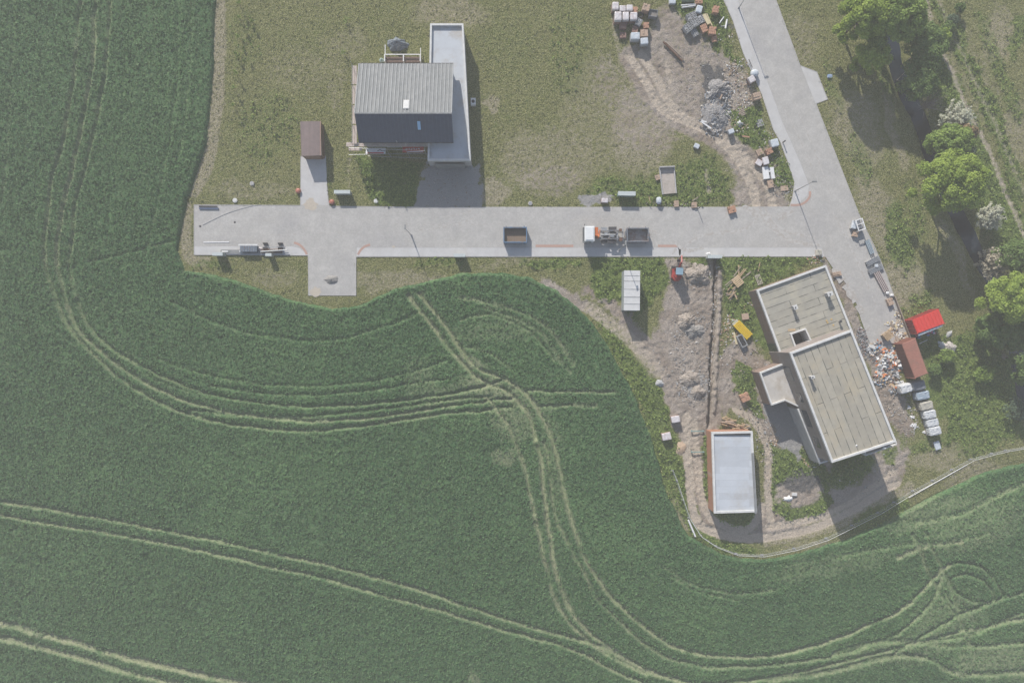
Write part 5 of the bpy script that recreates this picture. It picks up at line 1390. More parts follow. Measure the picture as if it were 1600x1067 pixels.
for a in [
 (962, 9, 10, 12, 1.6, 0, 'ww', 'tall white wrapped pallet at the upper left corner of the left stack yard'),
 (973, 13, 10, 9, 1.3, 0, 'ww', 'white wrapped pallet second from left in the top row of the left stack yard'),
 (984, 12, 10, 9, 1.3, 0, 'ww', 'white wrapped pallet third from left in the top row of the left stack yard'),
 (993, 14, 8, 9, 1.0, 0, 'ob', 'orange brick pallet at the right end of the white wrapped top row'),
 (966, 25, 11, 14, 1.6, 0, 'ww', 'tall white wrapped pallet at the left of the second row'),
 (978, 25, 10, 13, 1.5, 0, 'ww', 'tall white wrapped pallet in the middle of the second row'),
 (990.5, 25, 11, 12, 1.5, 0, 'ww', 'white wrapped pallet right in the second row beside the loose tyre'),
 (1010, 11, 11, 11, 1.3, -15, 'tb', 'tan brick pallet with a loose top layer right of the white wrapped rows'),
 (974, 39, 11, 11, .9, -5, 'db', 'brown brick pallet below the tall wrapped row'),
 (974, 54, 10, 9, .7, 0, 'db', 'low pallet of mixed brown and pale bricks, lowest at the left of the stack yard'),
 (998.5, 34, 9, 10, 1.2, -30, 'gb', 'small grey hollow block pallet standing turned beside the tyre'),
 (993, 45, 9, 10, 1.0, -15, 'db', 'brown brick pallet between the turned block pallet and the blue white wrap'),
 (1010, 39, 9, 9, 1.1, 0, 'ob', 'orange tan brick pallet, upper one at the right of the left stack yard'),
 (1007, 51, 12, 11, 1.1, 0, 'tb', 'wide tan brick pallet under the orange tan one'),
 (993, 56, 14, 11, 1.3, 0, 'wb', 'white and pale blue wrapped pallet at the lower edge of the left stack yard'),
 (1007, 64, 12, 10, 1.1, 5, 'wb', 'blue grey wrapped pallet, lowest right in the left stack yard'),
 (1081, 25, 15, 11, 1.0, 25, 'gb', 'upper grey hollow block pallet in the right stack yard'),
 (1095, 30, 10, 12, .9, 25, 'gb', 'grey block pallet beside the cream boards'),
 (1085.5, 36, 12, 11, 1.0, 25, 'gb', 'central grey hollow block pallet in the right stack yard'),
 (1075, 43, 11, 13, 1.0, 38, 'gb', 'left grey hollow block pallet in the right stack yard'),
 (1086, 51, 9, 11, .6, 30, 'gb', 'low grey block pallet, lowest in the right stack yard'),
 (1101, 43, 10, 12, 1.0, 25, 'ob', 'orange brick pallet between the grey blocks and the cream boards'),
 (1093, 14, 9, 11, 1.1, -15, 'wb', 'grey wrapped pallet above the grey hollow blocks'),
 (1119.5, 14, 9, 11, 1.1, -10, 'ob', 'orange brick pallet standing alone near the slanting road'),
 (1114, 47, 11, 12, 1.1, -5, 'ob', 'orange brick pallet at the lower end of the cream boards'),
 (1117, 60, 8, 9, .7, 10, 'ob', 'low pallet of orange and white bricks under the orange one'),
 (1093, 1, 11, 7, .9, 0, 'ob', 'orange brick pallet cut by the top edge of the photo'),
 (1051, 1, 10, 9, .7, 0, 'wb', 'pale blue wrapped bundle cut by the top edge of the photo'),
 (1175, 123.5, 10, 10, 1.0, 30, 'ww', 'white wrapped pallet at the road kerb below the round blue white bale'),
 (1184, 149, 12, 11, 1.2, 15, 'tb', 'tan brick pallet casting a long shadow at the road kerb'),
 (1143, 205, 9, 7, .8, 20, 'wb', 'small grey box pallet below the ash heap'),
 (1211, 223, 12, 12, 1.0, 15, 'wb', 'pale blue wrapped pallet at the kerb above the concrete slabs'),
 (1202.5, 236, 10, 9, .8, 25, 'ob', 'orange tan pallet left of the pale blue wrapped one'),
 (1188, 237, 10, 10, .5, 25, 'tb', 'low cream pallet of broken bricks at the left of the kerb stacks'),
 (1197, 251, 9, 12, .8, 15, 'ww', 'grey white wrapped pallet above the white slabs'),
 (1186.5, 254, 10, 9, .5, -30, 'ww', 'tilted white wrapped pallet beside the grey white one'),
 (1205, 287, 9, 12, .5, 12, 'tb', 'brown tan brick pallet below the white slabs'),
 (1226.5, 294, 12, 8, .3, 5, 'tb', 'flat beige pallet nearest the junction lamp'),
 (1057.5, 318, 7, 10, .5, 3, 'tb', 'small pinkish brick pallet at the north road edge'),
 (1085, 320, 8, 9, .4, 3, 'tb', 'small grey tan brick pallet at the north road edge beside leaning battens'),
 (1144.5, 327, 12, 11, .7, 15, 'ob', 'orange brick pallet standing on the road edge by the dirt track'),
 (945, 313, 10, 7, .8, -3, 'ww', 'white wrapped pallet on the gravel patch north of the truck'),
 (1089, 228, 8, 7, .5, -25, 'wb', 'small grey crate alone beside the dirt track'),
 (1056, 655, 13, 10, 1.0, 10, 'ww', 'upper white wrapped pallet in the weeds near the crop edge'),
 (1042, 682, 14, 11, 1.0, 12, 'ww', 'lower white wrapped pallet in the weeds near the crop edge'),
 (1165, 621, 14, 13, .9, 25, 'ob', 'orange brick pallet left of the terrace of the unfinished house'),
 (1370, 415, 5, 5, .5, 0, 'wb', 'tiny wrapped bundle between the grey steel beams'),
 (1417, 607, 18, 14, 1.6, 15, 'bw', 'white big bag left of the dark one under the rust brown container'),
 (1437, 602.5, 20, 15, 1.5, 12, 'bg', 'dark grey big bag nearest the rust brown container'),
 (1443, 618, 21, 13, 1.3, 10, 'bb', 'blue grey big bag below the dark grey one'),
 (1449, 634, 20, 13, 1.2, 12, 'be', 'beige big bag in the middle of the big bag row'),
 (1454, 647.5, 19, 13, 1.2, 12, 'bw', 'blue white big bag below the beige one'),
 (1458, 660.5, 19, 12, 1.1, 12, 'bw', 'white big bag second from the bottom of the row'),
 (1462, 673.5, 19, 13, 1.2, 12, 'bw', 'white big bag at the bottom of the row'),
 (1392.5, 471.5, 9, 11, .7, 20, 'tb', 'orange tan pallet at the kerb beside the timber fence'),
]: pallet(*a)
t = pallet(1465, 696, 9, 13, .35, 18, 'wb', 'flat grey crate alone in the grass below the big bag row')
def tyre(label, px, py, r=.55):
    t = thing('tyre', label, 'tyre', (*G(px, py, .2), .0))
    b = MB(); n = 24; m_ = 8; vs = []; fs = []
    for i in range(n):
        for j in range(m_):
            a = 2 * math.pi * i / n; c = 2 * math.pi * j / m_
            rr = r * (.72 + .28 * math.cos(c)); vs.append((rr * math.cos(a), rr * math.sin(a), .17 + .17 * math.sin(c)))
    for i in range(n):
        for j in range(m_): fs.append((i * m_ + j, ((i + 1) % n) * m_ + j, ((i + 1) % n) * m_ + (j + 1) % m_, i * m_ + (j + 1) % m_))
    b.add(vs, fs); o = b.build('tread', M_tyre, t, smooth=True)
tyre('black tyre lying between the wrapped pallets of the left stack yard', 1000.5, 23.5)
tyre('black tyre lying on the colourful rubbish heap', 1384, 577, .4)
t = thing('dark_crate', 'dark grey open crate at the right of the left stack yard', 'crate', G(1021, 21, .9), R(-8)); b = MB(); b.walls([(-.65, -.55), (.65, -.55), (.65, .55), (-.65, .55)], .05, .95, .07); b.box((0, 0, .1), (1.2, 1.0, .08)); b.build('body', M_bagg, t)
b = MB(); b.box((0, 0, .6), (1.1, .9, .3)); b.build('load', mat('grey_scrap', (.16, .15, .14), (.24, .22, .2), scale=12), t)
long_box('steel_beam', 'rusty double steel beam lying across the worn soil', 'steel beam', (1036.5, 66), (1066, 96), .3, .16, .3, M_rust)
long_box('steel_beam', 'thinner rust brown beam beside the double beam', 'steel beam', (1040, 66), (1068.5, 92.5), .25, .12, .2, M_wood2)
for a, c, z, w, m, lb in (((1064, 9), (1088, 6.5), .3, .22, M_frame, 'upper white pipe above the grey hollow blocks'), ((1065, 12.5), (1087, 9), .3, .22, M_frame, 'lower white pipe above the grey hollow blocks'),
      ((1066, 11), (1084, 12), .2, .18, M_steel, 'short grey pipe under the white pipes'), ((1124, 37), (1131, 27), .2, .2, M_frame, 'slim pale post lying near the slanting road'), ((1133.5, 45), (1136, 31), .3, .28, M_frame, 'thick white post lying near the slanting road'),
      ((1170, 93), (1175.5, 106), .4, .12, M_dark, 'dark bent pipe beside the round bale'), ((1065, 1), (1084, 1), .4, .6, mat('moss_green', (.10, .13, .09), (.13, .16, .11)), 'dark green roll at the top edge'), ((1126, 42), (1133, 41), .15, .2, M_steel, 'short grey post at the foot of the thick white post')):
    long_box('pipe' if 'pipe' in lb else 'roll' if 'roll' in lb else 'post', lb, 'pipe' if 'pipe' in lb else 'roll' if 'roll' in lb else 'post', a, c, z, w, w, m, None, True)
for i, (a, c, z, w) in enumerate((((1099, 24), (1107, 39), .5, .55), ((1104, 22), (1112.5, 41), .4, .14))):
    long_box('insulation_board', ('stack of cream boards' if i == 0 else 'single cream batten') + ' between the grey blocks and the orange bricks', 'board', a, c, z, w, .6 if i == 0 else .2, M_ins)
b = soft_box(1.2, 1.15, 1.0, 2.6, .02, 4); o = b.build('bale', M_wrapb, smooth=True); o.location = (*G(1180, 113.5, .9), 0); tagp(o, 'round blue white bale on the kerb of the slanting road', 'bale')
for (px, py, w, l, ang, z, m, lb) in ((1195.5, 271, .9, 1.9, 8, .35, M_frame, 'long white slab at the left of a pair'), (1206, 271, .55, 1.8, 8, .3, M_frame, 'narrow white slab at the right of a pair'), (1203, 266, .6, .7, 8, .25, M_white, 'small white slab bridging the pair'),
        (1201.5, 277, .35, .5, 8, .2, M_bagg, 'small dark plate between the two white slabs'), (1363, 542, 1.2, .5, -20, .3, M_white, 'white slab south of the crate on the torn up road'),):
    board('slab', lb, 'slab', px, py, .02, w, l, ang, m, z)
# flat grey lattice pallets
def lattice(label, px, py, w, l, ang, m, z=.05, n=5, name='loose_pallet'):
    t = thing(name, label, 'pallet', (*G(px, py), z), R(ang))
    b = MB()
    for i in range(n): b.box((-w / 2 + (i + .5) * w / n, 0, .13), (w / n * .62, l, .03))
    b.build('boards', m, t); b = MB()
    for j in range(3): b.box((0, -l / 2 + .08 + j * (l - .16) / 2, .06), (w, .1, .1))
    b.build('stringers', m, t)
lattice('grey lattice pallet in the grass below the tan kerb pallet', 1186.5, 193, 1.1, 1.1, 20, M_gblock)
lattice('flat brown lattice pallet on the worn soil above the bale pallets', 1160, 175, 1.3, .9, -65, M_wood2)
lattice('pale loose pallet tipped against the lower roof wall', 1185, 437, .9, 1.6, 20, mat('silver_timber', (.40, .37, .31), (.32, .3, .25), scale=4), n=4)
lattice('new pale pallet on top of the timber pile', 1151, 440, 1.6, 1.3, -50, mat('new_timber', (.58, .44, .28), (.48, .36, .23), scale=4), z=.45, n=6)
lattice('brown pallet on edge of the road beside the rubbish heap', 1382, 524, 1.4, 1.3, -50, M_wood, z=.9, n=8)
board('timber_support', 'dark box carrying the brown pallet by the rubbish heap', 'box', 1382, 525, .05, 1.0, .9, -50, M_wood2, .82)
# timber pile
PL = [(1130, 453, 1160, 425), (1136, 455, 1163, 420), (1133, 446, 1152, 430), (1154, 414, 1154.5, 432), (1158, 416, 1146, 432), (1166, 420, 1150, 440), (1174, 424, 1158, 437), (1148, 450, 1138, 460), (1150, 448, 1142, 462),
      (1144, 452, 1155, 444), (1134, 462, 1148, 458), (1138, 467, 1150, 455), (1134, 458, 1152, 463), (1144, 465, 1136, 457), (1140, 470, 1146, 460), (1152, 468, 1146, 456)]
for i, (xa, ya, xb, yb) in enumerate(PL):
    o = long_box('plank', ('pale' if i % 2 else 'weathered brown') + ' loose plank in the timber pile under the new pallet', 'plank', (xa, ya), (xb, yb), .12 + .05 * (i % 6), .13 + .06 * (i % 3 == 0), .06, M_wood if i % 2 else M_wood2, 'planks of the timber pile')
long_box('post', 'pale wooden cross post lying in the weeds near the lower roof', 'post', (1187.5, 410), (1184.5, 424), .1, .1, .1, M_wood)
rg = random.Random(8)
for i in range(46):
    x = rg.uniform(1128, 1168); y = 656 + (x - 1128) * .28 + rg.uniform(-6, 7); a = rg.uniform(-.5, .5); l = rg.uniform(5, 12)
    long_box('log', ['pale', 'grey brown', 'reddish'][i % 3] + ' split log in the firewood heap north of the pale roofed garage', 'log', (x - l * math.cos(a) / 2, y - l * math.sin(a) / 2), (x + l * math.cos(a) / 2, y + l * math.sin(a) / 2), rg.uniform(.1, .6), rg.uniform(.12, .2), .14, [M_wood, M_wood2, M_tbrick][i % 3], 'logs of the firewood heap', i % 2 == 0)
# yellow formwork beams and grey frame
t = thing('formwork_beams', 'stack of yellow formwork beams lying in the weeds', 'formwork beams', G(1161, 515.5, .5), R(-46))
for i in range(5):
    b = MB(); b.box((0, -.52 + i * .26, .35), (3.0 - .1 * (i % 2), .2, .5)); b.build('beam', M_yel, t)
b = MB(); b.box((-1.55, 0, .2), (.5, 1.1, .3)); b.build('end_block', mat('pale_blocks', (.42, .43, .36), (.36, .36, .3)), t)
t = thing('grey_frame', 'light grey steel frame filled with black fittings below the yellow beams', 'steel frame', G(1159.5, 532.5, .5), R(-62))
b = MB(); b.walls([(-1.0, -.5), (1.0, -.5), (1.0, .5), (-1.0, .5)], .05, .6, .16); b.box((0, 0, .1), (1.8, .9, .06)); b.build('frame', M_tin_s, t)
for i in range(5): b = MB(); b.box((-.6 + i * .3, .05 * (-1) ** i, .35), (.16, .5, .4), .2 * (-1) ** i); b.build('fitting', M_dark, t)
t2 = thing('frame_rest', 'small open rest of grey slats at the lower end of the steel frame', 'slats', G(1163.5, 546, .2), R(-62))
for i in range(4): b = MB(); b.box((-.3 + i * .2, 0, .1), (.08, .8, .12)); b.build('slat', M_steel, t2)
long_box('plank', 'long pale plank beside the light grey steel frame', 'plank', (1146.5, 519), (1151, 538), .1, .3, .1, M_ins)
board('panel', 'orange brown square panel above the yellow beams', 'panel', 1164, 494.5, .15, 1.05, .95, 8, M_tbrick, .2)
long_box('plank', 'dark plank on the soil right of the grey steel frame', 'plank', (1175, 544), (1184, 551), .08, .16, .08, M_wood2)

# ------------------------------------------------------------------ slab with debris north of the road
t = thing('concrete_slab', 'weathered concrete slab with low rim walls in the weeds north of the road', 'slab', (0, 0, 0))
q = P([(1030.5, 262), (1053, 261), (1056.5, 301.5), (1035.5, 303.5)], .3)
b = MB(); b.prism(q, -.1, .18); b.build('floor', mat('old_slab', (.43, .385, .345), (.36, .32, .285), scale=1.5, detail=8, c3=(.28, .25, .21), s3=1.2), t)
b = MB()
for i in (0, 1, 3):
    A = Vector(q[i]); B = Vector(q[(i + 1) % 4]); c = (A + B) / 2; d = B - A; b.box((c.x, c.y, .35 if i == 0 else .2), (d.length + .1, .16, .7 if i == 0 else .4), math.atan2(d.y, d.x))
b.build('rim', M_render, t)
pallet(1028, 277, 8, 8, .4, 20, 'tb', 'small rusty crate against the left rim of the concrete slab')
b = soft_box(.8, 1.1, .8, 3, .04, 3); o = b.build('water_tank', M_wrapb); o.location = (*G(1030, 313, .7), 0); tagp(o, 'small blue white water tank between the slab and the road', 'water tank')
long_box('batten', 'leaning pale batten by the small grey tan bricks', 'batten', (1082, 314), (1091, 308), .3, .16, .08, M_wood2)
long_box('batten', 'upright tan batten in the grass right of the green grey cabinet', 'batten', (1013.5, 305), (1016.5, 317), .12, .12, .08, M_wood)
b = MB(); b.tube((0, 0, 0), (0, 0, 1.3), .06, .05); o = b.build('marker_post', M_dark); o.location = (*G(1090, 327), 0); tagp(o, 'thin marker post at the north edge of the long road', 'post')
b = MB(); b.tube((0, 0, 0), (0, 0, .9), .09, .08); b.dome((0, 0, .9), .12, .12, .1); o = b.build('bollard', M_dark); o.location = (*G(1223, 223), 0); tagp(o, 'short black bollard on the slanting road beside the pale blue pallet', 'bollard')
b = soft_box(.8, .6, .25, 3, .08, 9); o = b.build('tarpaulin', mat('blue_tarp', (.12, .22, .42), (.3, .36, .45), scale=5)); o.location = (*G(1296, 120), 0); tagp(o, 'scrap of blue tarpaulin in the grass right of the slanting road', 'tarpaulin')

# ------------------------------------------------------------------ kerb side row on the right of the slanting road
t = thing('cage_trailer', 'white framed cage trailer at the right kerb of the slanting road', 'trailer', G(1344.5, 351, 1.3), R(-72))
b = MB(); b.walls([(-.9, -.6), (.9, -.6), (.9, .6), (-.9, .6)], 1.2, 1.34, .14); b.box((-.1, 0, 1.27), (.12, 1.0, .1))
for x in (-.83, .83):
    for y in (-.53, .53): b.box((x, y, .7), (.12, .12, 1.1))
b.build('frame', M_frame, t)
b = MB(); b.box((0, 0, .3), (1.8, 1.2, .15)); b.build('floor', M_dark, t)
for x, y in ((-.45, .1), (.35, -.1), (.4, .3)): b = MB(); b.box((x, y, .6), (.5, .4, .5), .2); b.build('load', M_bagg, t)
pallet(1336, 351, 8, 13, .8, -14, 'wb', 'grey bundle at the left side of the cage trailer')
pallet(1338, 365, 8, 9, .7, -14, 'tb', 'brown bundle below the cage trailer')
def beams(label, px, py, n, L, w, ang, m, sp=.24, z=.25, hh=.4, cat='steel beams'):
    t = thing(cat.replace(' ', '_'), label, cat, G(px, py, z), R(ang))
    for i in range(n):
        b = MB(); b.box((0, (i - (n - 1) / 2) * sp, hh / 2), (L - .12 * (i % 2), w, hh)); b.build('beam', m, t)
beams('pale blue grey steel beams along the right kerb', 1358.5, 386, 3, 2.3, .2, -68, mat('blue_grey_beam', (.27, .33, .37), (.22, .27, .31), scale=4))
beams('upper bundle of grey steel beams lying across the kerb', 1363.5, 408, 4, 2.3, .15, 28, M_steel, .2)
beams('lower bundle of grey steel beams lying across the kerb', 1368, 421, 4, 2.4, .15, 26, M_steel, .2)
beams('long pinkish battens along the right kerb', 1377, 440, 4, 3.4, .16, -62, mat('pink_battens', (.42, .36, .34), (.34, .29, .28), scale=4), .26, cat='battens')
for x, y in ((1385, 458), (1392, 461.5)):
    b = soft_box(.5, .4, .4, 3, .1, int(x)); o = b.build('sack', M_frame); o.location = (*G(x, y), .05); tagp(o, 'small white sack %s at the lower end of the pinkish battens' % ('left' if x < 1388 else 'right'), 'sack')
long_box('timber_fence', 'low timber edging boards along the kerb above the red container', 'edging', (1397, 463), (1424, 534), .3, .12, .6, M_wood2)
long_box('timber_edging', 'pale edging board at the south end of the paved road', 'edging', (1395, 541), (1423, 531), .3, .2, .5, M_ins)
pallet(1309, 428, 14, 7, .5, 12, 'tb', 'brown timber bundle on the road edge beside the lower roof')
pallet(1280, 395, 9, 9, .4, 0, 'be', 'dark scrap bag at the corner of the road and the weeds', seed=5)

# ------------------------------------------------------------------ corrugated containers
def container(label, px4, h, m_roof, m_wall, ribs=.24, name='shipping_container'):
    q = P(px4, h); a = sum(q[i][0] * q[(i + 1) % 4][1] - q[(i + 1) % 4][0] * q[i][1] for i in range(4)); q = q if a > 0 else q[::-1]
    t = thing(name, label, 'container')
    b = MB(); b.prism(inset(q, .05), 0, h - .03); 
    for i in range(4):
        A = Vector(q[i]); B = Vector(q[(i + 1) % 4]); d = B - A; n = int(d.length / ribs); u = d / d.length
        for j in range(n):
            c = A + u * ((j + .5) * d.length / n); b.box((c.x - u.y * -.0, c.y, h / 2), (ribs * .5, .09, h - .2), math.atan2(d.y, d.x))
    b.build('wall', m_wall, t)
    # roof ribs run across the short way
    e01 = (Vector(q[1]) - Vector(q[0])).length; e12 = (Vector(q[2]) - Vector(q[1])).length
    A, B, C_, D = (Vector(p) for p in (q if e01 > e12 else q[1:] + q[:1]))
    b = MB(); b.prism([tuple(p) for p in (A, B, C_, D)], h - .04, h)
    L = (B - A).length; n = int(L / ribs)
    for j in range(n):
        p0 = A + (B - A) * ((j + .5) / n); p1 = D + (C_ - D) * ((j + .5) / n); c = (p0 + p1) / 2; d = p1 - p0
        b.box((c.x, c.y, h + .02), (d.length - .1, ribs * .5, .06), math.atan2(d.y, d.x))
    b.build('roof', m_roof, t)
    b = MB()
    for p in q: b.box((p[0], p[1], h / 2), (.16, .16, h + .06))
    b.build('corner_post', m_wall, t)
    return t, q
M_rc = mat('rust_brown_roof', (.42, .20, .15), (.35, .165, .125), rough=.55, scale=2.5, c3=(.30, .17, .13), s3=.8)
M_rcw = mat('rust_brown_wall', (.30, .13, .095), (.24, .105, .08), rough=.6, scale=3)
container('rust brown corrugated container beside the rubbish heap', [(1409, 537), (1430, 528.5), (1449.5, 583), (1430, 591)], 2.5, M_rc, M_rcw)
M_bred = mat('bright_red_sheet', (.62, .055, .045), (.55, .05, .04), rough=.4, scale=1.5)
t, q = container('bright red container with an awning and bottles on its shaded side', [(1425, 500), (1466.5, 483), (1476, 505.5), (1433.6, 521)], 2.4, M_bred, mat('red_wall', (.36, .05, .045), (.30, .045, .04), rough=.5, scale=3), .5)
A = Vector(G(1434, 521, 2.3)); B = Vector(G(1472, 505.5, 2.3)); d = B - A; n = Vector((d.y, -d.x)).normalized(); c = (A + B) / 2 + n * .25
b = MB(); b.box((c.x, c.y, 2.25), (d.length, .35, .06), math.atan2(d.y, d.x)); b.build('awning', M_bagb, t)
rg = random.Random(4)
cols = [mat('teal_plastic', (.04, .30, .32), (.03, .25, .28), rough=.3), mat('pink_plastic', (.55, .12, .2), (.5, .1, .18), rough=.3), M_frame, mat('blue_plastic', (.05, .16, .4), (.05, .14, .35), rough=.3)]
nm = ['teal', 'pink', 'white', 'blue']
for i in range(14):
    u = rg.uniform(.08, .95); c = A + d * u + n * rg.uniform(.6, 1.5)
    b = soft_box(.45, .35, .45, 3, .05, i); o = b.build('canister', cols[i % 4]); o.location = (c.x, c.y, 0); o.rotation_euler = (0, 0, rg.random() * 3)
    tagp(o, nm[i % 4] + ' canister on the grass in front of the red container', 'canister', nm[i % 4] + ' canisters in front of the red container')
long_box('batten', 'thin pale batten in the shade below the red container', 'batten', (1436.5, 537), (1449, 531), .1, .09, .06, M_frame)

# ------------------------------------------------------------------ heaps and scattered rubble
def chunks(name, label, spots, mats, seed, smin=.08, smax=.3, zmax=.35, cat=None, kind='stuff'):
    """spots: (px, py, rx, ry, n, rot)"""
    rg = random.Random(seed); b = MB()
    for (px, py, rx, ry, n, rot) in spots:
        for _ in range(n):
            a = rg.uniform(0, 2 * math.pi); r = math.sqrt(rg.random()) * (1 if rg.random() < .8 else 1.3); u, v = r * math.cos(a) * rx, r * math.sin(a) * ry
            c, s = math.cos(R(rot)), math.sin(R(rot)); x, y = G(px + u * c - v * s, py + u * s + v * c)
            w, l, hh = (rg.uniform(smin, smax) for _ in range(3))
            if rg.random() < .2: l *= 2.2
            b.mi = rg.randrange(len(mats)); z = rg.uniform(0.02, zmax * max(.15, 1 - r))
            b.box((x, y, z), (w, l, hh * .6), rg.uniform(0, 3), rg.uniform(-.6, .6), rg.uniform(-.6, .6), rg.uniform(.5, 1))
    o = b.build(name, mats); return tagp(o, label, cat, None, kind)
M_soilh = mat('soil_heap', (.25, .215, .185), (.37, .325, .285), scale=5, bump=.12, bscale=6, lo=.42, hi=.6, c3=(.17, .15, .12), s3=2)
M_ash = mat('ash', (.16, .155, .155), (.30, .29, .285), scale=6, lo=.42, hi=.6)
mound('soil_heap', 'earth heap in the weeds right of the red excavator', 'soil heap', 1091, 430, 2.0, 1.7, .85, M_soilh, 21, .5)
mound('soil_heap', 'double earth and stone heap in the middle of the worn yard', 'soil heap', 1073, 502, 1.5, 1.5, .8, M_soilh, 22, .5)
mound('soil_heap', 'grey stony heap touching the double earth heap', 'soil heap', 1084, 517, 1.7, 1.2, .6, mat('stony', (.29, .275, .255), (.20, .19, .18), scale=5), 23, .5)
mound('soil_heap', 'low stony heap by the trench above the garage', 'soil heap', 1080, 592, 1.9, 1.3, .55, M_soilh, 24, .5)
mound('soil_heap', 'dark pit edge heap below the low stony heap', 'soil heap', 1090, 612, 1.4, 1.2, .6, M_soilh, 25, .36)
mound('ash_heap', 'upper ridge of the grey ash and board heap', 'ash heap', 1123, 140, 2.1, 1.5, .8, M_ash, 26, .5, ang=25)
mound('ash_heap', 'lower grey ash and board heap next to the dirt track', 'ash heap', 1120, 180, 2.2, 2.5, .6, M_ash, 27, .5)
mound('gravel_heap', 'grey gravel heap on the lower crossing of the road', 'gravel heap', 517.5, 437, 1.35, .85, .35, mat('gravel_h', (.29, .28, .265), (.21, .20, .19), scale=9), 28, .3)
mound('gravel_heap', 'white gravel and sack heap below the ash heap', 'gravel heap', 1156, 193, .6, .5, .3, M_bagw, 29, .5)
mound('refuse_heap', 'pale bundle of refuse in the shrubs right of the red container', 'refuse heap', 1484, 543, 1.5, .9, .6, mat('refuse_pale', (.50, .47, .45), (.34, .31, .29), scale=5), 33, .5, ang=-10)
mound('refuse_sheet', 'blue white plastic sheet next to the pale refuse bundle', 'plastic sheet', 1473.5, 540.5, .8, .5, .4, M_wrapb, 34, .4, ang=-50)
mound('stone', 'pale boulder in the weeds at the right edge of the shrubs', 'stone', 1484, 522, .7, .4, .3, M_gblock, 35, .4, ang=50)
mound('white_sheet', 'crumpled white sheet on the bare patch below the terrace yard', 'sheet', 1233, 779, .85, .5, .3, M_frame, 36, .5)
board('white_box', 'small white box above the crumpled white sheet', 'box', 1240.5, 771.5, .02, .75, .45, -3, M_white, .3)
mound('white_sheet', 'small white sheet in the weeds near the trench head', 'sheet', 1107, 397, .5, .35, .25, M_frame, 37, .5)
mound('tan_patch', 'flat heap of tan sand beside the wheel tracks', 'sand heap', 1063, 700, .9, 1.2, .18, mat('tan_sand', (.47, .35, .25), (.40, .30, .215), scale=6), 38, .4)
mound('stone', 'pale boulder in the weeds left of the worn yard', 'stone', 1031, 599, .7, .6, .35, M_gblock, 39, .4)
mound('green_sheet', 'green white plastic sheet at the left end of the raised bed', 'plastic sheet', 596.5, 94, .4, .4, .4, mat('green_sheet_m', (.30, .42, .38), (.5, .55, .52), scale=5), 40, .5)
chunks('boards_rubble', 'grey broken boards and rubble over the ash heap', [(1122, 143, 19, 12, 260, -25), (1118, 182, 19, 26, 520, 0), (1126, 165, 12, 34, 160, 20)], [M_gblock, M_ash, M_wood2, M_bagg, M_conc], 3, .07, .42, .75, 'rubble')
for a, c, m, lb in (((1092, 188), (1111, 201), M_frame, 'long white batten at the foot of the ash heap'), ((1092, 188.5), (1104, 191), M_frame, 'short white batten at the foot of the ash heap'), ((1117, 183), (1134, 163), M_bagg, 'dark pole across the ash heap'), ((1112, 190), (1122, 172), M_bagg, 'dark board across the lower ash heap'),
      ((1125, 155), (1129, 146), M_tbrick, 'orange white plank on top of the ash heap'), ((1160, 213), (1171, 214.5), M_obrick, 'orange batten below the white gravel heap')):
    long_box('batten', lb, 'batten', a, c, .45, .2, .12, m)
chunks('brick_rubble', 'orange and white brick rubble between the ash heap and the kerb', [(1150, 105, 20, 12, 90, -20), (1160, 140, 14, 22, 90, 0), (1150, 175, 14, 16, 50, 0), (1168, 160, 8, 10, 50, 0), (1158, 200, 12, 8, 40, 0), (1130, 60, 20, 10, 16, 0)], [M_tbrick, M_wood, M_conc, M_white, M_wood2], 5, .06, .24, .2, 'rubble')
chunks('stones', 'scattered stones and crumbs over the worn soil', [(1091, 430, 18, 15, 120, 0), (1076, 508, 18, 16, 160, 0), (1084, 600, 18, 16, 160, 0), (1080, 430, 30, 20, 120, 0), (1075, 510, 30, 28, 330, 0), (1083, 600, 28, 30, 320, 0), (1070, 560, 40, 60, 200, 0), (1150, 560, 40, 30, 130, 0), (1180, 650, 30, 50, 120, 20), (1205, 240, 20, 40, 120, 0), (1220, 290, 16, 20, 120, 0), (1100, 100, 60, 60, 90, 0),
      (1410, 640, 25, 45, 260, -20), (1350, 740, 50, 30, 70, -30), (1240, 300, 8, 14, 30, 0), (1195, 700, 14, 60, 90, -10), (1120, 500, 7, 90, 260, 2), (700, 290, 40, 30, 110, 0), (1060, 318, 40, 6, 60, 0)],
      [M_conc, M_soilh, M_gblock, M_wood2], 6, .05, .2, .12, 'stones')
chunks('brick_scraps', 'broken bricks scattered near the yellow beams', [(1135, 512, 14, 8, 70, -40), (1142, 500, 8, 10, 50, 0), (1140, 530, 14, 10, 40, -20), (1275, 405, 16, 8, 60, -10), (1212, 690, 10, 6, 24, 0), (1270, 720, 14, 10, 30, 0), (1170, 480, 8, 8, 8, 0)], [M_tbrick, M_wood, M_white, M_obrick], 7, .06, .24, .15, 'rubble')
b_or = mat('orange_scrap', (.60, .20, .07), (.5, .17, .07)); b_wh = mat('white_scrap', (.64, .64, .64), (.5, .5, .5))
chunks('rubbish_heap', 'colourful rubbish heap of white foam, orange scraps and bags beside the tall block', [(1388, 566, 15, 26, 420, -24), (1375, 590, 10, 12, 110, 0), (1366, 545, 8, 12, 60, 0), (1398, 560, 10, 20, 110, -24), (1400, 604, 10, 10, 50, 0)],
       [b_wh, M_bagw, M_bagw, M_bagg, b_or, M_gblock, b_wh, M_dbrick, M_gblock, M_tbrick, M_conc, M_wood, mat('blue_scrap', (.16, .30, .44), (.12, .24, .36))], 8, .08, .6, .7, 'rubbish')
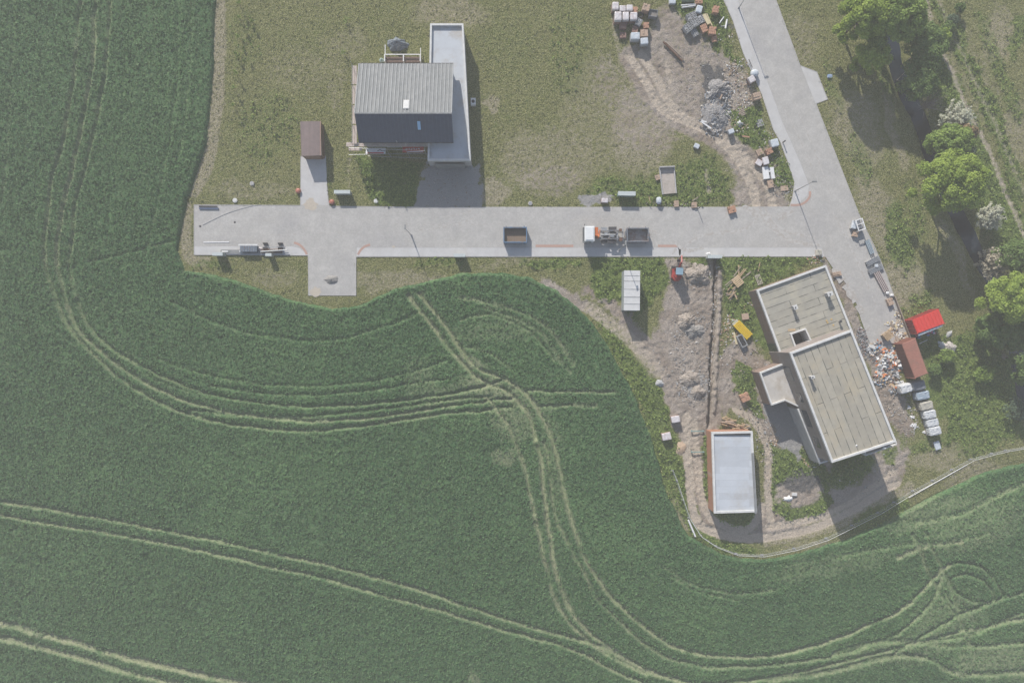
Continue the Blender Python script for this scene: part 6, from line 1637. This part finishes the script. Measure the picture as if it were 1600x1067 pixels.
chunks('timber_scrap', 'brown and cream timber scrap at the south end of the paved road', [(1398, 513, 16, 6, 90, -45), (1410, 528, 10, 10, 60, 0), (1390, 505, 6, 5, 16, 0), (1404, 496, 5, 12, 30, -20)], [M_wood, M_ins, M_white, M_wood2, M_wood2], 9, .08, .45, .3, 'timber scrap')
chunks('dark_rubble', 'dark grey rubble along the street side wall of the tall block', [(1346, 522, 7, 10, 120, -20), (1352, 545, 8, 14, 170, -20), (1365, 560, 6, 8, 60, 0)], [M_gblock, M_bagg, M_ash, M_dbrick], 10, .06, .26, .25, 'rubble')
chunks('foam_scraps', 'white foam scraps on the soil left of the big bag row', [(1428, 665, 5, 3, 26, 0), (1426, 651, 3, 2, 12, 0), (1445, 675, 2, 2, 10, 0), (1420, 636, 2, 2, 8, 0), (1409, 600, 4, 6, 24, 0)], [b_wh, M_frame], 11, .1, .3, .12, 'foam scraps')

# props and rails at the terrace yard, props beneath
for a, c, lb in (((1257, 700), (1270, 690), 'upper steel prop lying by the terrace strip'), ((1259, 699), (1275, 707), 'lower steel prop lying by the terrace strip')):
    long_box('steel_prop', lb, 'prop', a, c, .2, .1, .1, M_steel, None, True)
# steel racks in the wheel track left of the garage
for y, lb in ((673.5, 'upper green grey steel rack across the weeds left of the garage'), (706, 'lower green grey steel rack across the weeds left of the garage')):
    t = thing('steel_rack', lb, 'steel rack', G(1090, y, .3), 0); b = MB(); b.box((0, 0, .3), (2.1, .16, .12)); b.build('rail', M_cabg, t)
    b = MB(); b.box((-.9, 0, .15), (.1, .3, .3)); b.build('foot', M_cabg, t); b = MB(); b.box((.9, 0, .15), (.1, .3, .3)); b.build('foot', M_cabg, t)
long_box('post', 'white concrete post lying at the bend of the wire fence', 'post', (1075.5, 812), (1086.5, 838), .3, .28, .28, M_frame, None, True)

# ------------------------------------------------------------------ wire fence round the site
FENCE = [(1605, 697), (1570, 703), (1548, 708), (1515, 717), (1486, 733), (1456, 750), (1425, 766), (1396, 784), (1370, 800), (1330, 820), (1290, 840), (1240, 856), (1190, 866), (1150, 864), (1118, 852), (1094, 836), (1076, 808), (1066, 780), (1056, 750), (1050, 735)]
t = thing('fence', 'low wire mesh fence curving between the crop and the building site', 'fence')
fr = MB(); ms = MB()
pts = [Vector(G(*p)) for p in FENCE]
for i, (a, c) in enumerate(zip(pts[:-1], pts[1:])):
    hh = 1.15
    for z in (hh, .55, .15): fr.tube((a.x, a.y, z), (c.x, c.y, z), .026 if z == hh else .012, None, 5)
    n = int((c - a).length / .4)
    for j in range(n): p = a.lerp(c, j / n); ms.tube((p.x, p.y, .1), (p.x, p.y, hh), .007, None, 3)
fr.build('rail', M_frame, t); ms.build('mesh', M_steel, t)
for p in pts:
    b = MB(); b.tube((p.x, p.y, 0), (p.x, p.y, 1.25), .04, .04, 6); b.box((p.x, p.y, .07), (.45, .22, .14)); b.build('post', M_tin_s, t)
b = MB(); A = Vector(G(1420, 777)); B = Vector(G(1510, 726)); b.tube((A.x, A.y, .08), (B.x, B.y, .08), .05, None, 5); tagp(b.build('pipe', M_frame), 'white pipe lying on the ground along the wire fence', 'pipe')
# ------------------------------------------------------------------ air veil added to lift the blacks into a pale even wash
if ADDED_HAZE > 0:
    b = MB(); b.box((0, 0, 54), (2960, 2960, 114.0)); hz = b.build('added_haze', mat('added_haze_air', (1, 1, 1)))
    m = MATS['added_haze_air']; N = m.node_tree.nodes; N.clear()
    vo = N.new('ShaderNodeVolumePrincipled'); mo = N.new('ShaderNodeOutputMaterial')
    vo.inputs['Density'].default_value = ADDED_HAZE; vo.inputs['Color'].default_value = (1.0, .975, .94, 1); vo.inputs['Anisotropy'].default_value = 0.0
    m.node_tree.links.new(vo.outputs[0], mo.inputs['Volume'])
    tagp(hz, kind='stuff')
